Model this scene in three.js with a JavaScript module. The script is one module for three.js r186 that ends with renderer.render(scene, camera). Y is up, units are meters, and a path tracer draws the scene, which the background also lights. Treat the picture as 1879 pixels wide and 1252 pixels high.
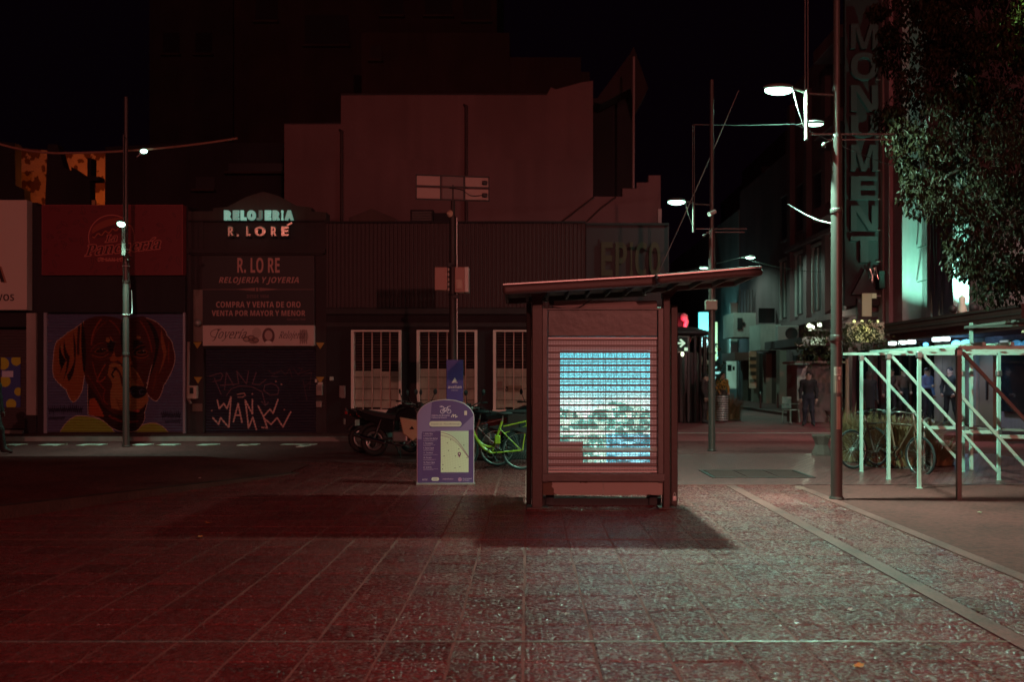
import * as THREE from 'three';
import { mergeGeometries, mergeVertices } from 'three/addons/utils/BufferGeometryUtils.js';
import { RoundedBoxGeometry } from 'three/addons/geometries/RoundedBoxGeometry.js';
import { TextGeometry } from 'three/addons/geometries/TextGeometry.js';
import { FontLoader } from 'three/addons/loaders/FontLoader.js';
import { MarchingCubes } from 'three/addons/objects/MarchingCubes.js';
import { RectAreaLightUniformsLib } from 'three/addons/lights/RectAreaLightUniformsLib.js';

// ------------------------------------------------------------------ camera, sky, exposure
const scene = new THREE.Scene();
const camera = new THREE.PerspectiveCamera(37.83, 1879 / 1252, 0.1, 900);
camera.position.set(0, 1.6, 0);
camera.lookAt(0, 1.6, -10);
camera.setViewOffset(1879, 1252, -28.5, -64, 1879, 1252);   // a shifted lens: the horizon lies below the middle
camera.focus = 12; camera.userData.fStop = 2.0;
const renderer = new THREE.WebGLRenderer({ antialias: true });
renderer.toneMapping = THREE.LinearToneMapping; renderer.toneMappingExposure = 1;
renderer.shadowMap.enabled = true;
RectAreaLightUniformsLib.init();
const NIGHT = [0.001, 0.0003, 0.0009];
{
  const w = 64, h = 32, a = new Float32Array(w * h * 4);
  for (let i = 0; i < w * h; i++) { const up = Math.floor(i / w) / h, k = 1 + 0.6 * (1 - up); a.set([NIGHT[0] * k, NIGHT[1] * k, NIGHT[2] * k, 1], i * 4); }
  const t = new THREE.DataTexture(a, w, h, THREE.RGBAFormat, THREE.FloatType);
  t.mapping = THREE.EquirectangularReflectionMapping; t.magFilter = THREE.LinearFilter; t.needsUpdate = true;
  scene.background = t; scene.environment = t;
}
const SODIUM = [1, 0.285, 0.23], LED = [0.47, 1, 0.74];
const FLOOD = 920, PLAZA = 300, STREET = 42;      // candela: high sodium masts behind the camera, LED street lamps

// ------------------------------------------------------------------ helpers
let seed = 7;
const rnd = () => { seed = (seed + 0x6d2b79f5) | 0; let t = Math.imul(seed ^ (seed >>> 15), 1 | seed); t = (t + Math.imul(t ^ (t >>> 7), 61 | t)) ^ t; return ((t ^ (t >>> 14)) >>> 0) / 4294967296; };
const rr = (a, b) => a + (b - a) * rnd();
const V = (x, y, z) => new THREE.Vector3(x, y, z);
const F = 1827, CX = 968, HY = 690, CAM = 1.6, PI = Math.PI;
const at = (px, py, d) => V((px - CX) / F * d, CAM - (py - HY) / F * d, -d);   // a place seen at that pixel, d metres away
const used = {};
function numbered(name) { const n = used[name] = (used[name] ?? -1) + 1; return n ? name + '_' + String(n).padStart(3, '0') : name; }
function part(name, geo, mat, parent, label) {
  const m = new THREE.Mesh(Array.isArray(geo) ? merge(geo) : geo, mat); m.name = name; m.castShadow = m.receiveShadow = true; parent.add(m);
  if (label) m.userData.label = label;
  return m;
}
function thing(name, label, category, pos = [0, 0, 0], turn = 0, group) {
  const o = new THREE.Group(); o.name = numbered(name); scene.add(o); o.position.set(...pos); o.rotation.y = turn;
  o.userData = { label, category }; if (group) o.userData.group = group;
  return o;
}
function single(name, geo, mat, label, category, group) {
  const m = part(numbered(name), geo, mat, scene); m.userData = { label, category }; if (group) m.userData.group = group; return m;
}
function struct(name, geo, mat) { const m = part(numbered(name), geo, mat, scene); m.userData.kind = 'structure'; return m; }
function copy(o, pos, turn, label, name) {
  const c = o.clone(); c.name = numbered(name ?? o.name.replace(/_\d+$/, '')); scene.add(c); c.position.set(...pos); if (turn !== undefined) c.rotation.y = turn;
  c.userData = { ...o.userData }; if (label) c.userData.label = label; return c;
}
function merge(list) {
  const out = list.map((g) => { const k = g.index ? g.toNonIndexed() : g; for (const n of Object.keys(k.attributes)) if (!['position', 'normal', 'uv'].includes(n)) k.deleteAttribute(n); return k; });
  return out.length === 1 ? out[0] : mergeGeometries(out);
}
function uvm(g) {                    // uv in metres by the way each face points
  const k = g.index ? g.toNonIndexed() : g, p = k.attributes.position, n = k.attributes.normal, uv = new Float32Array(p.count * 2);
  for (let i = 0; i < p.count; i++) {
    const a = Math.abs(n.getX(i)), b = Math.abs(n.getY(i)), c = Math.abs(n.getZ(i));
    const [u, v] = b > a && b > c ? [p.getX(i), p.getZ(i)] : a > c ? [p.getZ(i), p.getY(i)] : [p.getX(i), p.getY(i)];
    uv[i * 2] = u; uv[i * 2 + 1] = v;
  }
  k.setAttribute('uv', new THREE.BufferAttribute(uv, 2)); return k;
}
const box = (w, h, d, x = 0, y = 0, z = 0) => uvm(new THREE.BoxGeometry(w, h, d).translate(x, y, z));
const rbox = (w, h, d, r, x = 0, y = 0, z = 0, seg = 1) => uvm(new RoundedBoxGeometry(w, h, d, seg, r).translate(x, y, z));
const span = (x0, x1, y0, y1, z0, z1) => box(Math.abs(x1 - x0), Math.abs(y1 - y0), Math.abs(z1 - z0), (x0 + x1) / 2, (y0 + y1) / 2, (z0 + z1) / 2);
function rod(a, b, r, seg = 8, r2 = r) {
  const A = V(...a), B = V(...b), L = A.distanceTo(B), g = new THREE.CylinderGeometry(r2, r, L, seg, 1).translate(0, L / 2, 0);
  g.applyQuaternion(new THREE.Quaternion().setFromUnitVectors(V(0, 1, 0), B.clone().sub(A).normalize())); return g.translate(A.x, A.y, A.z);
}
function bar(a, b, w, h = w) {       // a square tube between two points
  const A = V(...a), B = V(...b), L = A.distanceTo(B), g = new THREE.BoxGeometry(w, h, L), m = new THREE.Matrix4().lookAt(A, B, Math.abs(B.y - A.y) > 0.99 * L ? V(0, 0, 1) : V(0, 1, 0));
  return uvm(g.applyMatrix4(m).translate((A.x + B.x) / 2, (A.y + B.y) / 2, (A.z + B.z) / 2));
}
const wire = (pts, r, n = 20, seg = 5) => new THREE.TubeGeometry(new THREE.CatmullRomCurve3(pts.map((p) => (p.isVector3 ? p : V(...p)))), n, r, seg, false);
function sag(a, b, drop, r, n = 24) { const A = V(...a), B = V(...b), pts = []; for (let i = 0; i <= 8; i++) { const t = i / 8; pts.push(A.clone().lerp(B, t).setY(A.y + (B.y - A.y) * t - drop * 4 * t * (1 - t))); } return wire(pts, r, n, 5); }
const lathe = (pts, seg = 16) => new THREE.LatheGeometry(pts.map(([x, y]) => new THREE.Vector2(x, y)), seg);
const ball = (r, x = 0, y = 0, z = 0, sx = 1, sy = 1, sz = 1, a = 12, b = 8) => new THREE.SphereGeometry(r, a, b).scale(sx, sy, sz).translate(x, y, z);
const ring = (R, r, seg = 32, tube = 8) => new THREE.TorusGeometry(R, r, tube, seg);
function prism(pts, depth, z = 0) { const s = new THREE.Shape(pts.map(([x, y]) => new THREE.Vector2(x, y))); return uvm(new THREE.ExtrudeGeometry(s, { depth, bevelEnabled: false }).translate(0, 0, z)); }
function panel(w, h, x = 0, y = 0, z = 0) { return new THREE.PlaneGeometry(w, h).translate(x, y, z); }   // uv 0..1, lies on a thing as print
function corrugated(w, h, pitch, depth, vertical, shape = [0, 0, 0.12, 1, 0.62, 1, 0.74, 0]) {   // (0,0)..(w,h), ribs towards +z
  const L = vertical ? w : h, pts = [], n = Math.round(L / pitch), p = L / n;
  for (let i = 0; i < n; i++) for (let k = 0; k < shape.length; k += 2) pts.push([(i + shape[k]) * p, shape[k + 1] * depth]);
  pts.push([L, 0]);
  const pos = [], uv = [];
  const put = (t, z, s) => { const [x, y] = vertical ? [t, s * h] : [s * w, t]; pos.push(x, y, z); uv.push(x / w, y / h); };
  for (let i = 0; i + 1 < pts.length; i++) {
    const [a, za] = pts[i], [b, zb] = pts[i + 1];
    if (vertical) { put(a, za, 0); put(b, zb, 0); put(b, zb, 1); put(a, za, 0); put(b, zb, 1); put(a, za, 1); }
    else { put(a, za, 0); put(a, za, 1); put(b, zb, 1); put(a, za, 0); put(b, zb, 1); put(b, zb, 0); }
  }
  const g = new THREE.BufferGeometry(); g.setAttribute('position', new THREE.Float32BufferAttribute(pos, 3)); g.setAttribute('uv', new THREE.Float32BufferAttribute(uv, 2)); g.computeVertexNormals(); return g;
}

// ------------------------------------------------------------------ textures
function hash(x, y, s) { let h = Math.imul(x, 374761393) ^ Math.imul(y, 668265263) ^ Math.imul(s, 2147483647 - 97); h = Math.imul(h ^ (h >>> 13), 1274126177); return ((h ^ (h >>> 16)) >>> 0) / 4294967296; }
function vnoise(x, y, per, s) {
  const ix = Math.floor(x), iy = Math.floor(y), fx = x - ix, fy = y - iy, u = fx * fx * (3 - 2 * fx), v = fy * fy * (3 - 2 * fy), m = (k) => ((k % per) + per) % per;
  const a = hash(m(ix), m(iy), s), b = hash(m(ix + 1), m(iy), s), c = hash(m(ix), m(iy + 1), s), d = hash(m(ix + 1), m(iy + 1), s);
  return a + (b - a) * u + (c - a) * v + (a - b - c + d) * u * v;
}
function fbm(u, v, per, oct, s) { let t = 0, a = 0.5, n = 0; for (let i = 0; i < oct; i++) { t += a * vnoise(u * per, v * per, per, s + i); n += a; a *= 0.5; per *= 2; } return t / n; }
function cells(u, v, per, s) {       // distance to the nearest of scattered points, in cells
  const x = u * per, y = v * per, ix = Math.floor(x), iy = Math.floor(y); let best = 9, id = 0;
  for (let j = -1; j < 2; j++) for (let i = -1; i < 2; i++) { const a = ((ix + i) % per + per) % per, b = ((iy + j) % per + per) % per, dx = ix + i + hash(a, b, s) - x, dy = iy + j + hash(a, b, s + 1) - y, d = dx * dx + dy * dy; if (d < best) { best = d; id = hash(a, b, s + 2); } }
  return [Math.sqrt(best), id];
}
function tex(n, f, srgb = false) {
  const a = new Uint8Array(n * n * 4);
  for (let y = 0; y < n; y++) for (let x = 0; x < n; x++) { const c = f((x + 0.5) / n, (y + 0.5) / n), k = Array.isArray(c) ? c : [c, c, c], i = (y * n + x) * 4; for (let q = 0; q < 3; q++) a[i + q] = Math.max(0, Math.min(255, k[q] * 255)); a[i + 3] = 255; }
  const t = new THREE.DataTexture(a, n, n); t.wrapS = t.wrapT = THREE.RepeatWrapping; t.magFilter = THREE.LinearFilter; if (srgb) t.colorSpace = THREE.SRGBColorSpace; t.needsUpdate = true; return t;
}
const rep = (t, size) => { const c = t.clone(); c.repeat.set(1 / size, 1 / size); c.needsUpdate = true; return c; };
function canvas(w, h, draw) {
  const c = document.createElement('canvas'); c.width = w; c.height = h; const x = c.getContext('2d'); draw(x, w, h);
  const t = new THREE.CanvasTexture(c); t.colorSpace = THREE.SRGBColorSpace; t.anisotropy = 8; return t;
}
const gritHeight = (u, v) => { const [d, id] = cells(u, v, 110, 3), [e] = cells(u, v, 260, 9); return 0.62 * Math.max(0, 1 - d * 1.15) * (0.35 + 0.65 * id) + 0.22 * Math.max(0, 1 - e) + 0.16 * fbm(u, v, 24, 3, 5); };
const T = {
  grit: tex(1024, gritHeight),
  gritRough: tex(512, (u, v) => { const [, id] = cells(u, v, 110, 3); return 0.2 + 0.16 * id + 0.15 * (fbm(u, v, 8, 3, 21) - 0.5); }),
  gritGloss: (() => { const t = tex(1024, (u, v) => { const [d, id] = cells(u, v, 110, 3), [e, ie] = cells(u, v, 190, 15); return (id > 0.74 && d < 0.55) || (ie > 0.8 && e < 0.5) ? 1 : 0.04; }), a = t.image.data; for (let i = 0; i < a.length; i += 4) a[i + 3] = a[i]; return t; })(),
  tile: tex(512, (u, v) => { const a = fbm(u, v, 3, 5, 31), b = fbm(u, v, 60, 2, 32), [g, ig] = cells(u, v, 11, 35), k = (g < 0.035 + 0.05 * ig && ig > 0.35 ? 0.55 : 1) * (0.62 + 0.5 * (a - 0.5) + 0.42 * (b - 0.5)); return [k, k * 0.98, k * 0.96]; }),
  wall: tex(512, (u, v) => { const a = fbm(u, v, 4, 5, 41), b = fbm(u * 1, v, 2, 3, 42), s = vnoise(u * 40, v * 3, 120, 44); const k = 0.74 + 0.4 * (a - 0.5) + 0.25 * (b - 0.5) + 0.12 * (s - 0.5); return [k, k * 0.985, k * 0.97]; }),
  fine: tex(256, (u, v) => fbm(u, v, 16, 4, 51)),
  sett: tex(512, (u, v) => { const r = Math.floor(v * 16), x = (u * 16 + (r % 2) * 0.5) % 1, y = (v * 16) % 1, e = Math.min(x, 1 - x, y, 1 - y); return Math.min(1, e * 7) * 0.8 + 0.2 * fbm(u, v, 48, 2, 61); }),
  settColor: tex(512, (u, v) => { const r = Math.floor(v * 16), q = u * 16 + (r % 2) * 0.5, x = q % 1, y = (v * 16) % 1, e = Math.min(x, 1 - x, y, 1 - y), k = (0.5 + 0.4 * hash(Math.floor(q) % 16, r, 63)) * (e < 0.06 ? 0.55 : 1) + 0.2 * (fbm(u, v, 40, 2, 62) - 0.5); return k; }),
  rust: tex(512, (u, v) => { const a = fbm(u, v, 6, 5, 71); const k = a > 0.56 ? 0.25 : 0.9; return [k, k * (a > 0.56 ? 0.6 : 0.97), k * (a > 0.56 ? 0.4 : 0.94)]; }),
};
function M(r, g, b, rough = 0.8, metal = 0, extra = {}) { const { c, ...rest } = extra; return new THREE.MeshPhysicalMaterial({ color: new THREE.Color().setRGB(r, g, b), roughness: rough, metalness: metal, ...rest }); }
const glow = (c, k, extra = {}) => new THREE.MeshStandardMaterial({ color: new THREE.Color().setRGB(0.6, 0.6, 0.6), roughness: 0.4, emissive: new THREE.Color().setRGB(...c), emissiveIntensity: k, ...extra });
const printed = (t, rough = 0.6, extra = {}) => new THREE.MeshPhysicalMaterial({ map: t, roughness: rough, ...extra });
const wallMap = rep(T.wall, 4), fineBump = rep(T.fine, 0.6);
const plaster = (r, g, b, rough = 0.9) => M(r, g, b, rough, 0, { map: wallMap, bumpMap: fineBump, bumpScale: 0.004 });
const mat = {
  black: M(0.02, 0.02, 0.022, 0.6), rubber: M(0.015, 0.015, 0.016, 0.75), darkMetal: M(0.05, 0.045, 0.045, 0.45, 0.6), chrome: M(0.75, 0.75, 0.75, 0.15, 1), steel: M(0.45, 0.45, 0.45, 0.4, 0.9),
  pole: M(0.085, 0.07, 0.066, 0.36, 0.15, { bumpMap: rep(T.fine, 0.25), bumpScale: 0.0015 }), poleDark: M(0.035, 0.026, 0.026, 0.55, 0.2, { bumpMap: rep(T.fine, 0.2), bumpScale: 0.002 }),
  white: M(0.7, 0.68, 0.66, 0.5), whitePaint: M(0.42, 0.54, 0.48, 0.42, 0, { bumpMap: rep(T.fine, 0.3), bumpScale: 0.001 }), cable: M(0.03, 0.03, 0.03, 0.5), glass: M(0.02, 0.02, 0.025, 0.06), pane: M(0.9, 0.92, 0.92, 0.04, 0, { transmission: 1 }),
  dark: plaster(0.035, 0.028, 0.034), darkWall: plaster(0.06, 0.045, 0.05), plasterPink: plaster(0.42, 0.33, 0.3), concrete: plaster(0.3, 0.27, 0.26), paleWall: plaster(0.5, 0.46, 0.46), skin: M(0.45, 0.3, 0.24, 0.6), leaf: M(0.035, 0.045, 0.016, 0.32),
  wood: M(0.3, 0.22, 0.15, 0.6), kiosk: M(0.118, 0.108, 0.105, 0.42, 0, { bumpMap: rep(T.fine, 0.9), bumpScale: 0.0025, map: rep(T.wall, 1.7) }), kioskPost: M(0.055, 0.034, 0.03, 0.5, 0, { bumpMap: rep(T.fine, 0.4), bumpScale: 0.002 }),
};

// ------------------------------------------------------------------ ground, road, paving
{
  const sheet = (x0, x1, d0, d1, y) => { const g = new THREE.PlaneGeometry(x1 - x0, d1 - d0).rotateX(-PI / 2).translate((x0 + x1) / 2, y, -(d0 + d1) / 2); return uvm(g); };
  struct('ground', sheet(-300, 300, -120, 500, -0.06), M(0.1, 0.05, 0.045, 0.9, 0, { map: rep(T.tile, 3), bumpMap: rep(T.grit, 3.3), bumpScale: 0.012 }));
  const slab = () => M(0.27, 0.05, 0.054, 1, 0, { map: rep(T.tile, 2.9), bumpMap: rep(T.grit, 2.6), bumpScale: 0.02, roughnessMap: rep(T.gritRough, 2.6), ior: 1.66, specularIntensity: 2, specularIntensityMap: rep(T.gritGloss, 2.6) });
  const smooth = M(0.26, 0.07, 0.07, 0.6, 0, { specularIntensity: 0.5, map: rep(T.tile, 1.3), bumpMap: rep(T.fine, 0.35), bumpScale: 0.004 });
  const mortar = M(0.34, 0.11, 0.1, 0.85, 0, { map: rep(T.tile, 0.8), bumpMap: rep(T.fine, 0.2), bumpScale: 0.004 });
  // plaza paving: mortar bed, single slabs near the camera, the far ones joined
  const W = 0.4156, PX = 2.885, paving = new THREE.Group(); paving.name = 'plaza_paving'; paving.userData.kind = 'structure'; scene.add(paving);
  part('mortar_bed', sheet(-16, 12, -8, 18.6, -0.006), mortar, paving);
  const slabMats = [slab(), slab(), slab()]; slabMats[1].color.multiplyScalar(0.9); slabMats[2].color.setRGB(0.26, 0.055, 0.057);
  function slabGeo(w, l, ou, ov, tilt) {      // a chamfered slab with its top at y = 0
    const b = 0.006, t = 0.02, g = new THREE.BoxGeometry(w, t, l).translate(0, -t / 2, 0), p = g.attributes.position;
    const top = new THREE.BoxGeometry(w - 2 * b, 0.004, l - 2 * b).translate(0, -0.002, 0);
    for (let i = 0; i < p.count; i++) if (p.getY(i) > -0.01) p.setY(i, -0.005);
    const k = uvm(merge([g, top])), q = k.attributes.position, uv = k.attributes.uv;
    for (let i = 0; i < q.count; i++) { if (q.getY(i) > -0.01) q.setY(i, q.getY(i) + tilt[0] * q.getX(i) + tilt[1] * q.getZ(i)); uv.setXY(i, uv.getX(i) + ou, uv.getY(i) + ov); }
    return k;
  }
  const kinds = []; for (let i = 0; i < 14; i++) kinds.push(slabGeo(W - 0.013, W - 0.005, rr(0, 2.6), rr(0, 2.6), [rr(-0.004, 0.004), rr(-0.004, 0.004)]));
  const far = [[], [], []], seen = [];
  const columns = [];                          // [centre x, width]
  for (let k = 0; k < 45; k++) columns.push([PX - (k + 0.5) * W, W]);
  columns.push([3.25, 0.42], [3.655, 0.375]);
  for (const [x, w] of columns) for (let r = 0; r < 34; r++) {
    const d = 5.985 + (r - 3) * W + W / 2; if (d > 18.3) continue;
    if (r >= 3 && r <= 17 && Math.abs(x - d * -0.015) < d * 0.53 + 0.2 && w === W) seen.push([x, d]); else {
      const i = Math.floor(rnd() * 3), g = (w === W ? kinds[Math.floor(rnd() * 14)] : slabGeo(w - 0.013, W - 0.005, rr(0, 2), rr(0, 2), [0, rr(-0.003, 0.003)])).clone().translate(x, rr(-0.002, 0.001), -d);
      far[i].push(g);
    }
  }
  seen.sort((a, b) => a[1] - b[1]);
  seen.forEach(([x, d], n) => {
    const i = Math.floor(rnd() * 3), g = kinds[Math.floor(rnd() * 14)];
    if (n < 290) { const m = part(n ? 'paving_slab_' + String(n).padStart(3, '0') : 'paving_slab', g, slabMats[i], paving); m.position.set(x, rr(-0.002, 0.001), -d); } else far[i].push(g.clone().translate(x, rr(-0.002, 0.001), -d));
  });
  far.forEach((l, i) => { const m = part('far_slabs', l, slabMats[i], paving); m.userData.kind = 'stuff'; });
  part('border_strip', span(PX, 3.03, -0.03, 0.004, -4.6, -15.6), smooth, paving); part('border_strip', span(3.85, 3.985, -0.03, 0.005, -4.6, -14), smooth, paving);
  const metalStrip = M(0.4, 0.4, 0.38, 0.4, 0.9, { bumpMap: rep(T.fine, 0.3), bumpScale: 0.002 });
  part('expansion_joint', uvm(new THREE.CylinderGeometry(0.008, 0.008, 8.4, 6).rotateZ(PI / 2).scale(1, 0.5, 1).translate(-1.3, 0.002, -5.985)), metalStrip, paving);
  part('expansion_joint', uvm(new THREE.CylinderGeometry(0.009, 0.009, 9, 6).rotateZ(PI / 2).scale(1, 0.4, 1).translate(-1.6, 0.001, -(5.985 + 9 * W))), mortar, paving);
  // the side of the plaza where the frame stands, and setts towards the road
  struct('side_paving', sheet(3.985, 26, -8, 18.6, 0), M(0.2, 0.045, 0.045, 0.9, 0, { specularIntensity: 0.6, map: rep(T.tile, 2.4), bumpMap: rep(T.sett, 1.7), bumpScale: 0.006 }));
  struct('sett_paving', sheet(1.2, 9.5, 14.6, 20.4, 0.006), M(0.26, 0.062, 0.068, 0.3, 0, { specularIntensity: 1.5, map: rep(T.settColor, 1.9), bumpMap: rep(T.sett, 1.9), bumpScale: 0.016 }));
  struct('sett_border', span(1.2, 3.9, -0.02, 0.012, -14.5, -14.62), smooth);
  const cover = thing('drain_cover', 'dark rectangular drain cover set in the small setts beside the shelter', 'drain cover', [0, 0, 0]);
  { const c = at(1385, 871, 1); const d = 1.6 * F / (871 - HY), x = c.x * d; part('frame', [span(x - 0.75, x + 0.75, 0.0, 0.018, -d - 0.62, -d - 0.56), span(x - 0.75, x + 0.75, 0, 0.018, -d + 0.56, -d + 0.62), span(x - 0.81, x - 0.75, 0, 0.018, -d - 0.62, -d + 0.62), span(x + 0.75, x + 0.81, 0, 0.018, -d - 0.62, -d + 0.62)], mat.darkMetal, cover);
    for (let i = 0; i < 3; i++) part('lid', rbox(0.47, 0.02, 1.08, 0.004, x - 0.5 + i * 0.5, 0.006, -d), M(0.07, 0.026, 0.026, 0.85, 0, { specularIntensity: 0.25, bumpMap: rep(T.sett, 0.8), bumpScale: 0.006 }), cover); }
  // road with its painted bars, the far pavement and the walking street behind
  struct('road', sheet(-60, 60, 18.4, 24.4, -0.004), M(0.19, 0.055, 0.06, 0.8, 0, { specularIntensity: 0.4, map: rep(T.tile, 5), bumpMap: rep(T.grit, 2.2), bumpScale: 0.012 }));
  const paint = M(0.72, 0.74, 0.7, 0.55, 0, { map: rep(T.rust, 1.4) });
  [[-60, -38], [8, 42], [78, 116], [148, 190], [238, 276], [292, 326], [366, 399], [440, 473]].forEach(([a, b], i) => {
    const x0 = at(a, 0, 23).x, x1 = at(b, 0, 23).x; const o = single('road_marking', span(x0, x1, 0.0, 0.012, -22.75, -23.25), paint, 'short white painted bar on the road before the shuttered shops', 'road marking', 'white bars painted along the road'); o.name = i ? 'road_marking_' + String(i).padStart(3, '0') : 'road_marking'; });
  single('road_marking', prism([[at(515, 0, 23).x, 23.3], [at(578, 0, 23).x, 23.3], [at(570, 0, 23).x, 22.3], [at(556, 0, 23).x, 22.3], [at(556, 0, 23).x, 22.9], [at(515, 0, 23).x, 22.9]], 0.012).rotateX(-PI / 2), paint, 'long white road marking with a widened right end, nearest the motorcycles', 'road marking');
  struct('far_pavement', [span(-60, 3.4, -0.05, 0.1, -24.55, -34)].concat([span(10.4, 30, -0.05, 0.12, -24.9, -80)]), M(0.17, 0.055, 0.055, 0.85, 0, { specularIntensity: 0.4, map: rep(T.tile, 2), bumpMap: rep(T.sett, 3), bumpScale: 0.006 }));
  struct('kerb', [span(-60, 3.5, -0.05, 0.105, -24.4, -24.55), span(10.28, 10.4, -0.05, 0.125, -24.9, -80)], mat.concrete);
  struct('walking_street', sheet(3.4, 10.4, 24.4, 110, 0), M(0.32, 0.1, 0.11, 0.7, 0, { specularIntensity: 0.4, map: rep(T.tile, 3), bumpMap: rep(T.sett, 3.2), bumpScale: 0.01 }));
  struct('street_channel', span(3.5, 10.28, -0.02, 0.012, -27.6, -27.95), mat.concrete);
  // low raised platform on the left, its kerb runs out to nothing on the right
  const P0 = V(-6.9, 0, -8.3), P1 = V(-3.75, 0, -16.4), P2 = V(-3.9, 0, -17.9), P3 = V(-20, 0, -17.9), P4 = V(-20, 0, -8.3);
  const top = (p) => { const t = Math.max(0, Math.min(1, (p.x + 3.7) / -2.2)); return 0.006 + 0.15 * t; };
  const pos = [], tri = (a, b, c) => pos.push(...a.toArray(), ...b.toArray(), ...c.toArray());
  const edge = []; for (let i = 0; i <= 12; i++) { const p = P0.clone().lerp(P1, i / 12); edge.push(p.setY(top(p))); }
  const inner = edge.map((p) => V(p.x - 0.16, p.y + 0.004, p.z - 0.02)), back = edge.map((p) => V(Math.min(p.x, -3.9), p.y, -17.9)), down = edge.map((p) => V(p.x, -0.02, p.z + 0.001));
  for (let i = 0; i < 12; i++) { tri(inner[i], inner[i + 1], back[i + 1]); tri(inner[i], back[i + 1], back[i]); }
  const q = V(-20, 0.156, -8.3), q2 = V(-20, 0.156, -17.9); tri(inner[0], back[0], q2); tri(inner[0], q2, q);
  const g1 = new THREE.BufferGeometry(); g1.setAttribute('position', new THREE.Float32BufferAttribute(pos, 3)); g1.computeVertexNormals();
  const plat = struct('raised_pavement', uvm(g1), M(0.19, 0.05, 0.05, 0.9, 0, { specularIntensity: 0.3, map: rep(T.tile, 2.6), bumpMap: rep(T.grit, 2.4), bumpScale: 0.018 }));
  pos.length = 0; for (let i = 0; i < 12; i++) { tri(edge[i], edge[i + 1], inner[i + 1]); tri(edge[i], inner[i + 1], inner[i]); tri(down[i], down[i + 1], edge[i + 1]); tri(down[i], edge[i + 1], edge[i]); }
  const g2 = new THREE.BufferGeometry(); g2.setAttribute('position', new THREE.Float32BufferAttribute(pos, 3)); g2.computeVertexNormals();
  part('kerb_stone', uvm(g2), M(0.1, 0.045, 0.04, 0.85, 0, { specularIntensity: 0.3, map: rep(T.wall, 1), bumpMap: rep(T.fine, 0.4), bumpScale: 0.01 }), plat);
  // fallen leaves and scraps
  const spots = [[368, 988, 0, 'orange brown'], [1010, 1101, 0, 'brown'], [1038, 1130, 1, 'pale'], [1306, 1033, 0, 'brown'], [1574, 1227, 0, 'yellow'], [1561, 1122, 1, 'white'], [1797, 942, 1, 'pale yellow'], [1795, 1124, 0, 'dark brown'], [383, 962, 0, 'small orange'], [1712, 1192, 0, 'dull'], [872, 892, 0, 'curled brown'], [930, 855, 1, 'bright white'], [367, 893, 1, 'pinkish']];
  const cols = { 'orange brown': [0.5, 0.2, 0.06], brown: [0.12, 0.06, 0.04], pale: [0.6, 0.58, 0.55], yellow: [0.6, 0.3, 0.06], white: [0.7, 0.7, 0.68], 'pale yellow': [0.6, 0.52, 0.35], 'dark brown': [0.1, 0.05, 0.03], 'small orange': [0.5, 0.18, 0.05], dull: [0.14, 0.08, 0.05], 'curled brown': [0.12, 0.05, 0.03], 'bright white': [0.75, 0.75, 0.72], pinkish: [0.6, 0.3, 0.28] };
  for (const [px, py, kind, look] of spots) {
    const d = CAM * F / (py - HY), x = (px - CX) / F * d, s = kind ? 0.05 : 0.085, g = new THREE.PlaneGeometry(s, s * 0.6, 6, 4), p = g.attributes.position;
    for (let i = 0; i < p.count; i++) { const a = p.getX(i) / s, b = p.getY(i) / s; p.setXYZ(i, p.getX(i), p.getY(i) * (1 - 1.6 * a * a) + (kind ? 0.01 * Math.sin(9 * a) : 0), s * (0.5 * a * a + 0.7 * b * b + (kind ? 0.12 * Math.sin(14 * a + 9 * b) : 0))); }
    g.rotateX(-PI / 2).rotateY(rr(0, 6)); g.computeVertexNormals();
    single(kind ? 'paper_scrap' : 'fallen_leaf', g.translate(x, (px === 367 ? 0.12 : 0.008), -d), new THREE.MeshPhysicalMaterial({ color: new THREE.Color().setRGB(...cols[look]), roughness: 0.8, side: THREE.DoubleSide }), `${look} ${kind ? 'scrap' : 'fallen leaf'} lying on the paving ${px < 500 ? 'at the left near the raised kerb' : px < 900 ? 'by the foot of the map board' : py > 1000 ? (px < 1200 ? 'in front of the shelter' : 'on the lit slabs at right') : px > 1700 ? 'near the white frame' : 'between map board and shelter'}`, kind ? 'litter' : 'leaf');
  }
}

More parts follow.
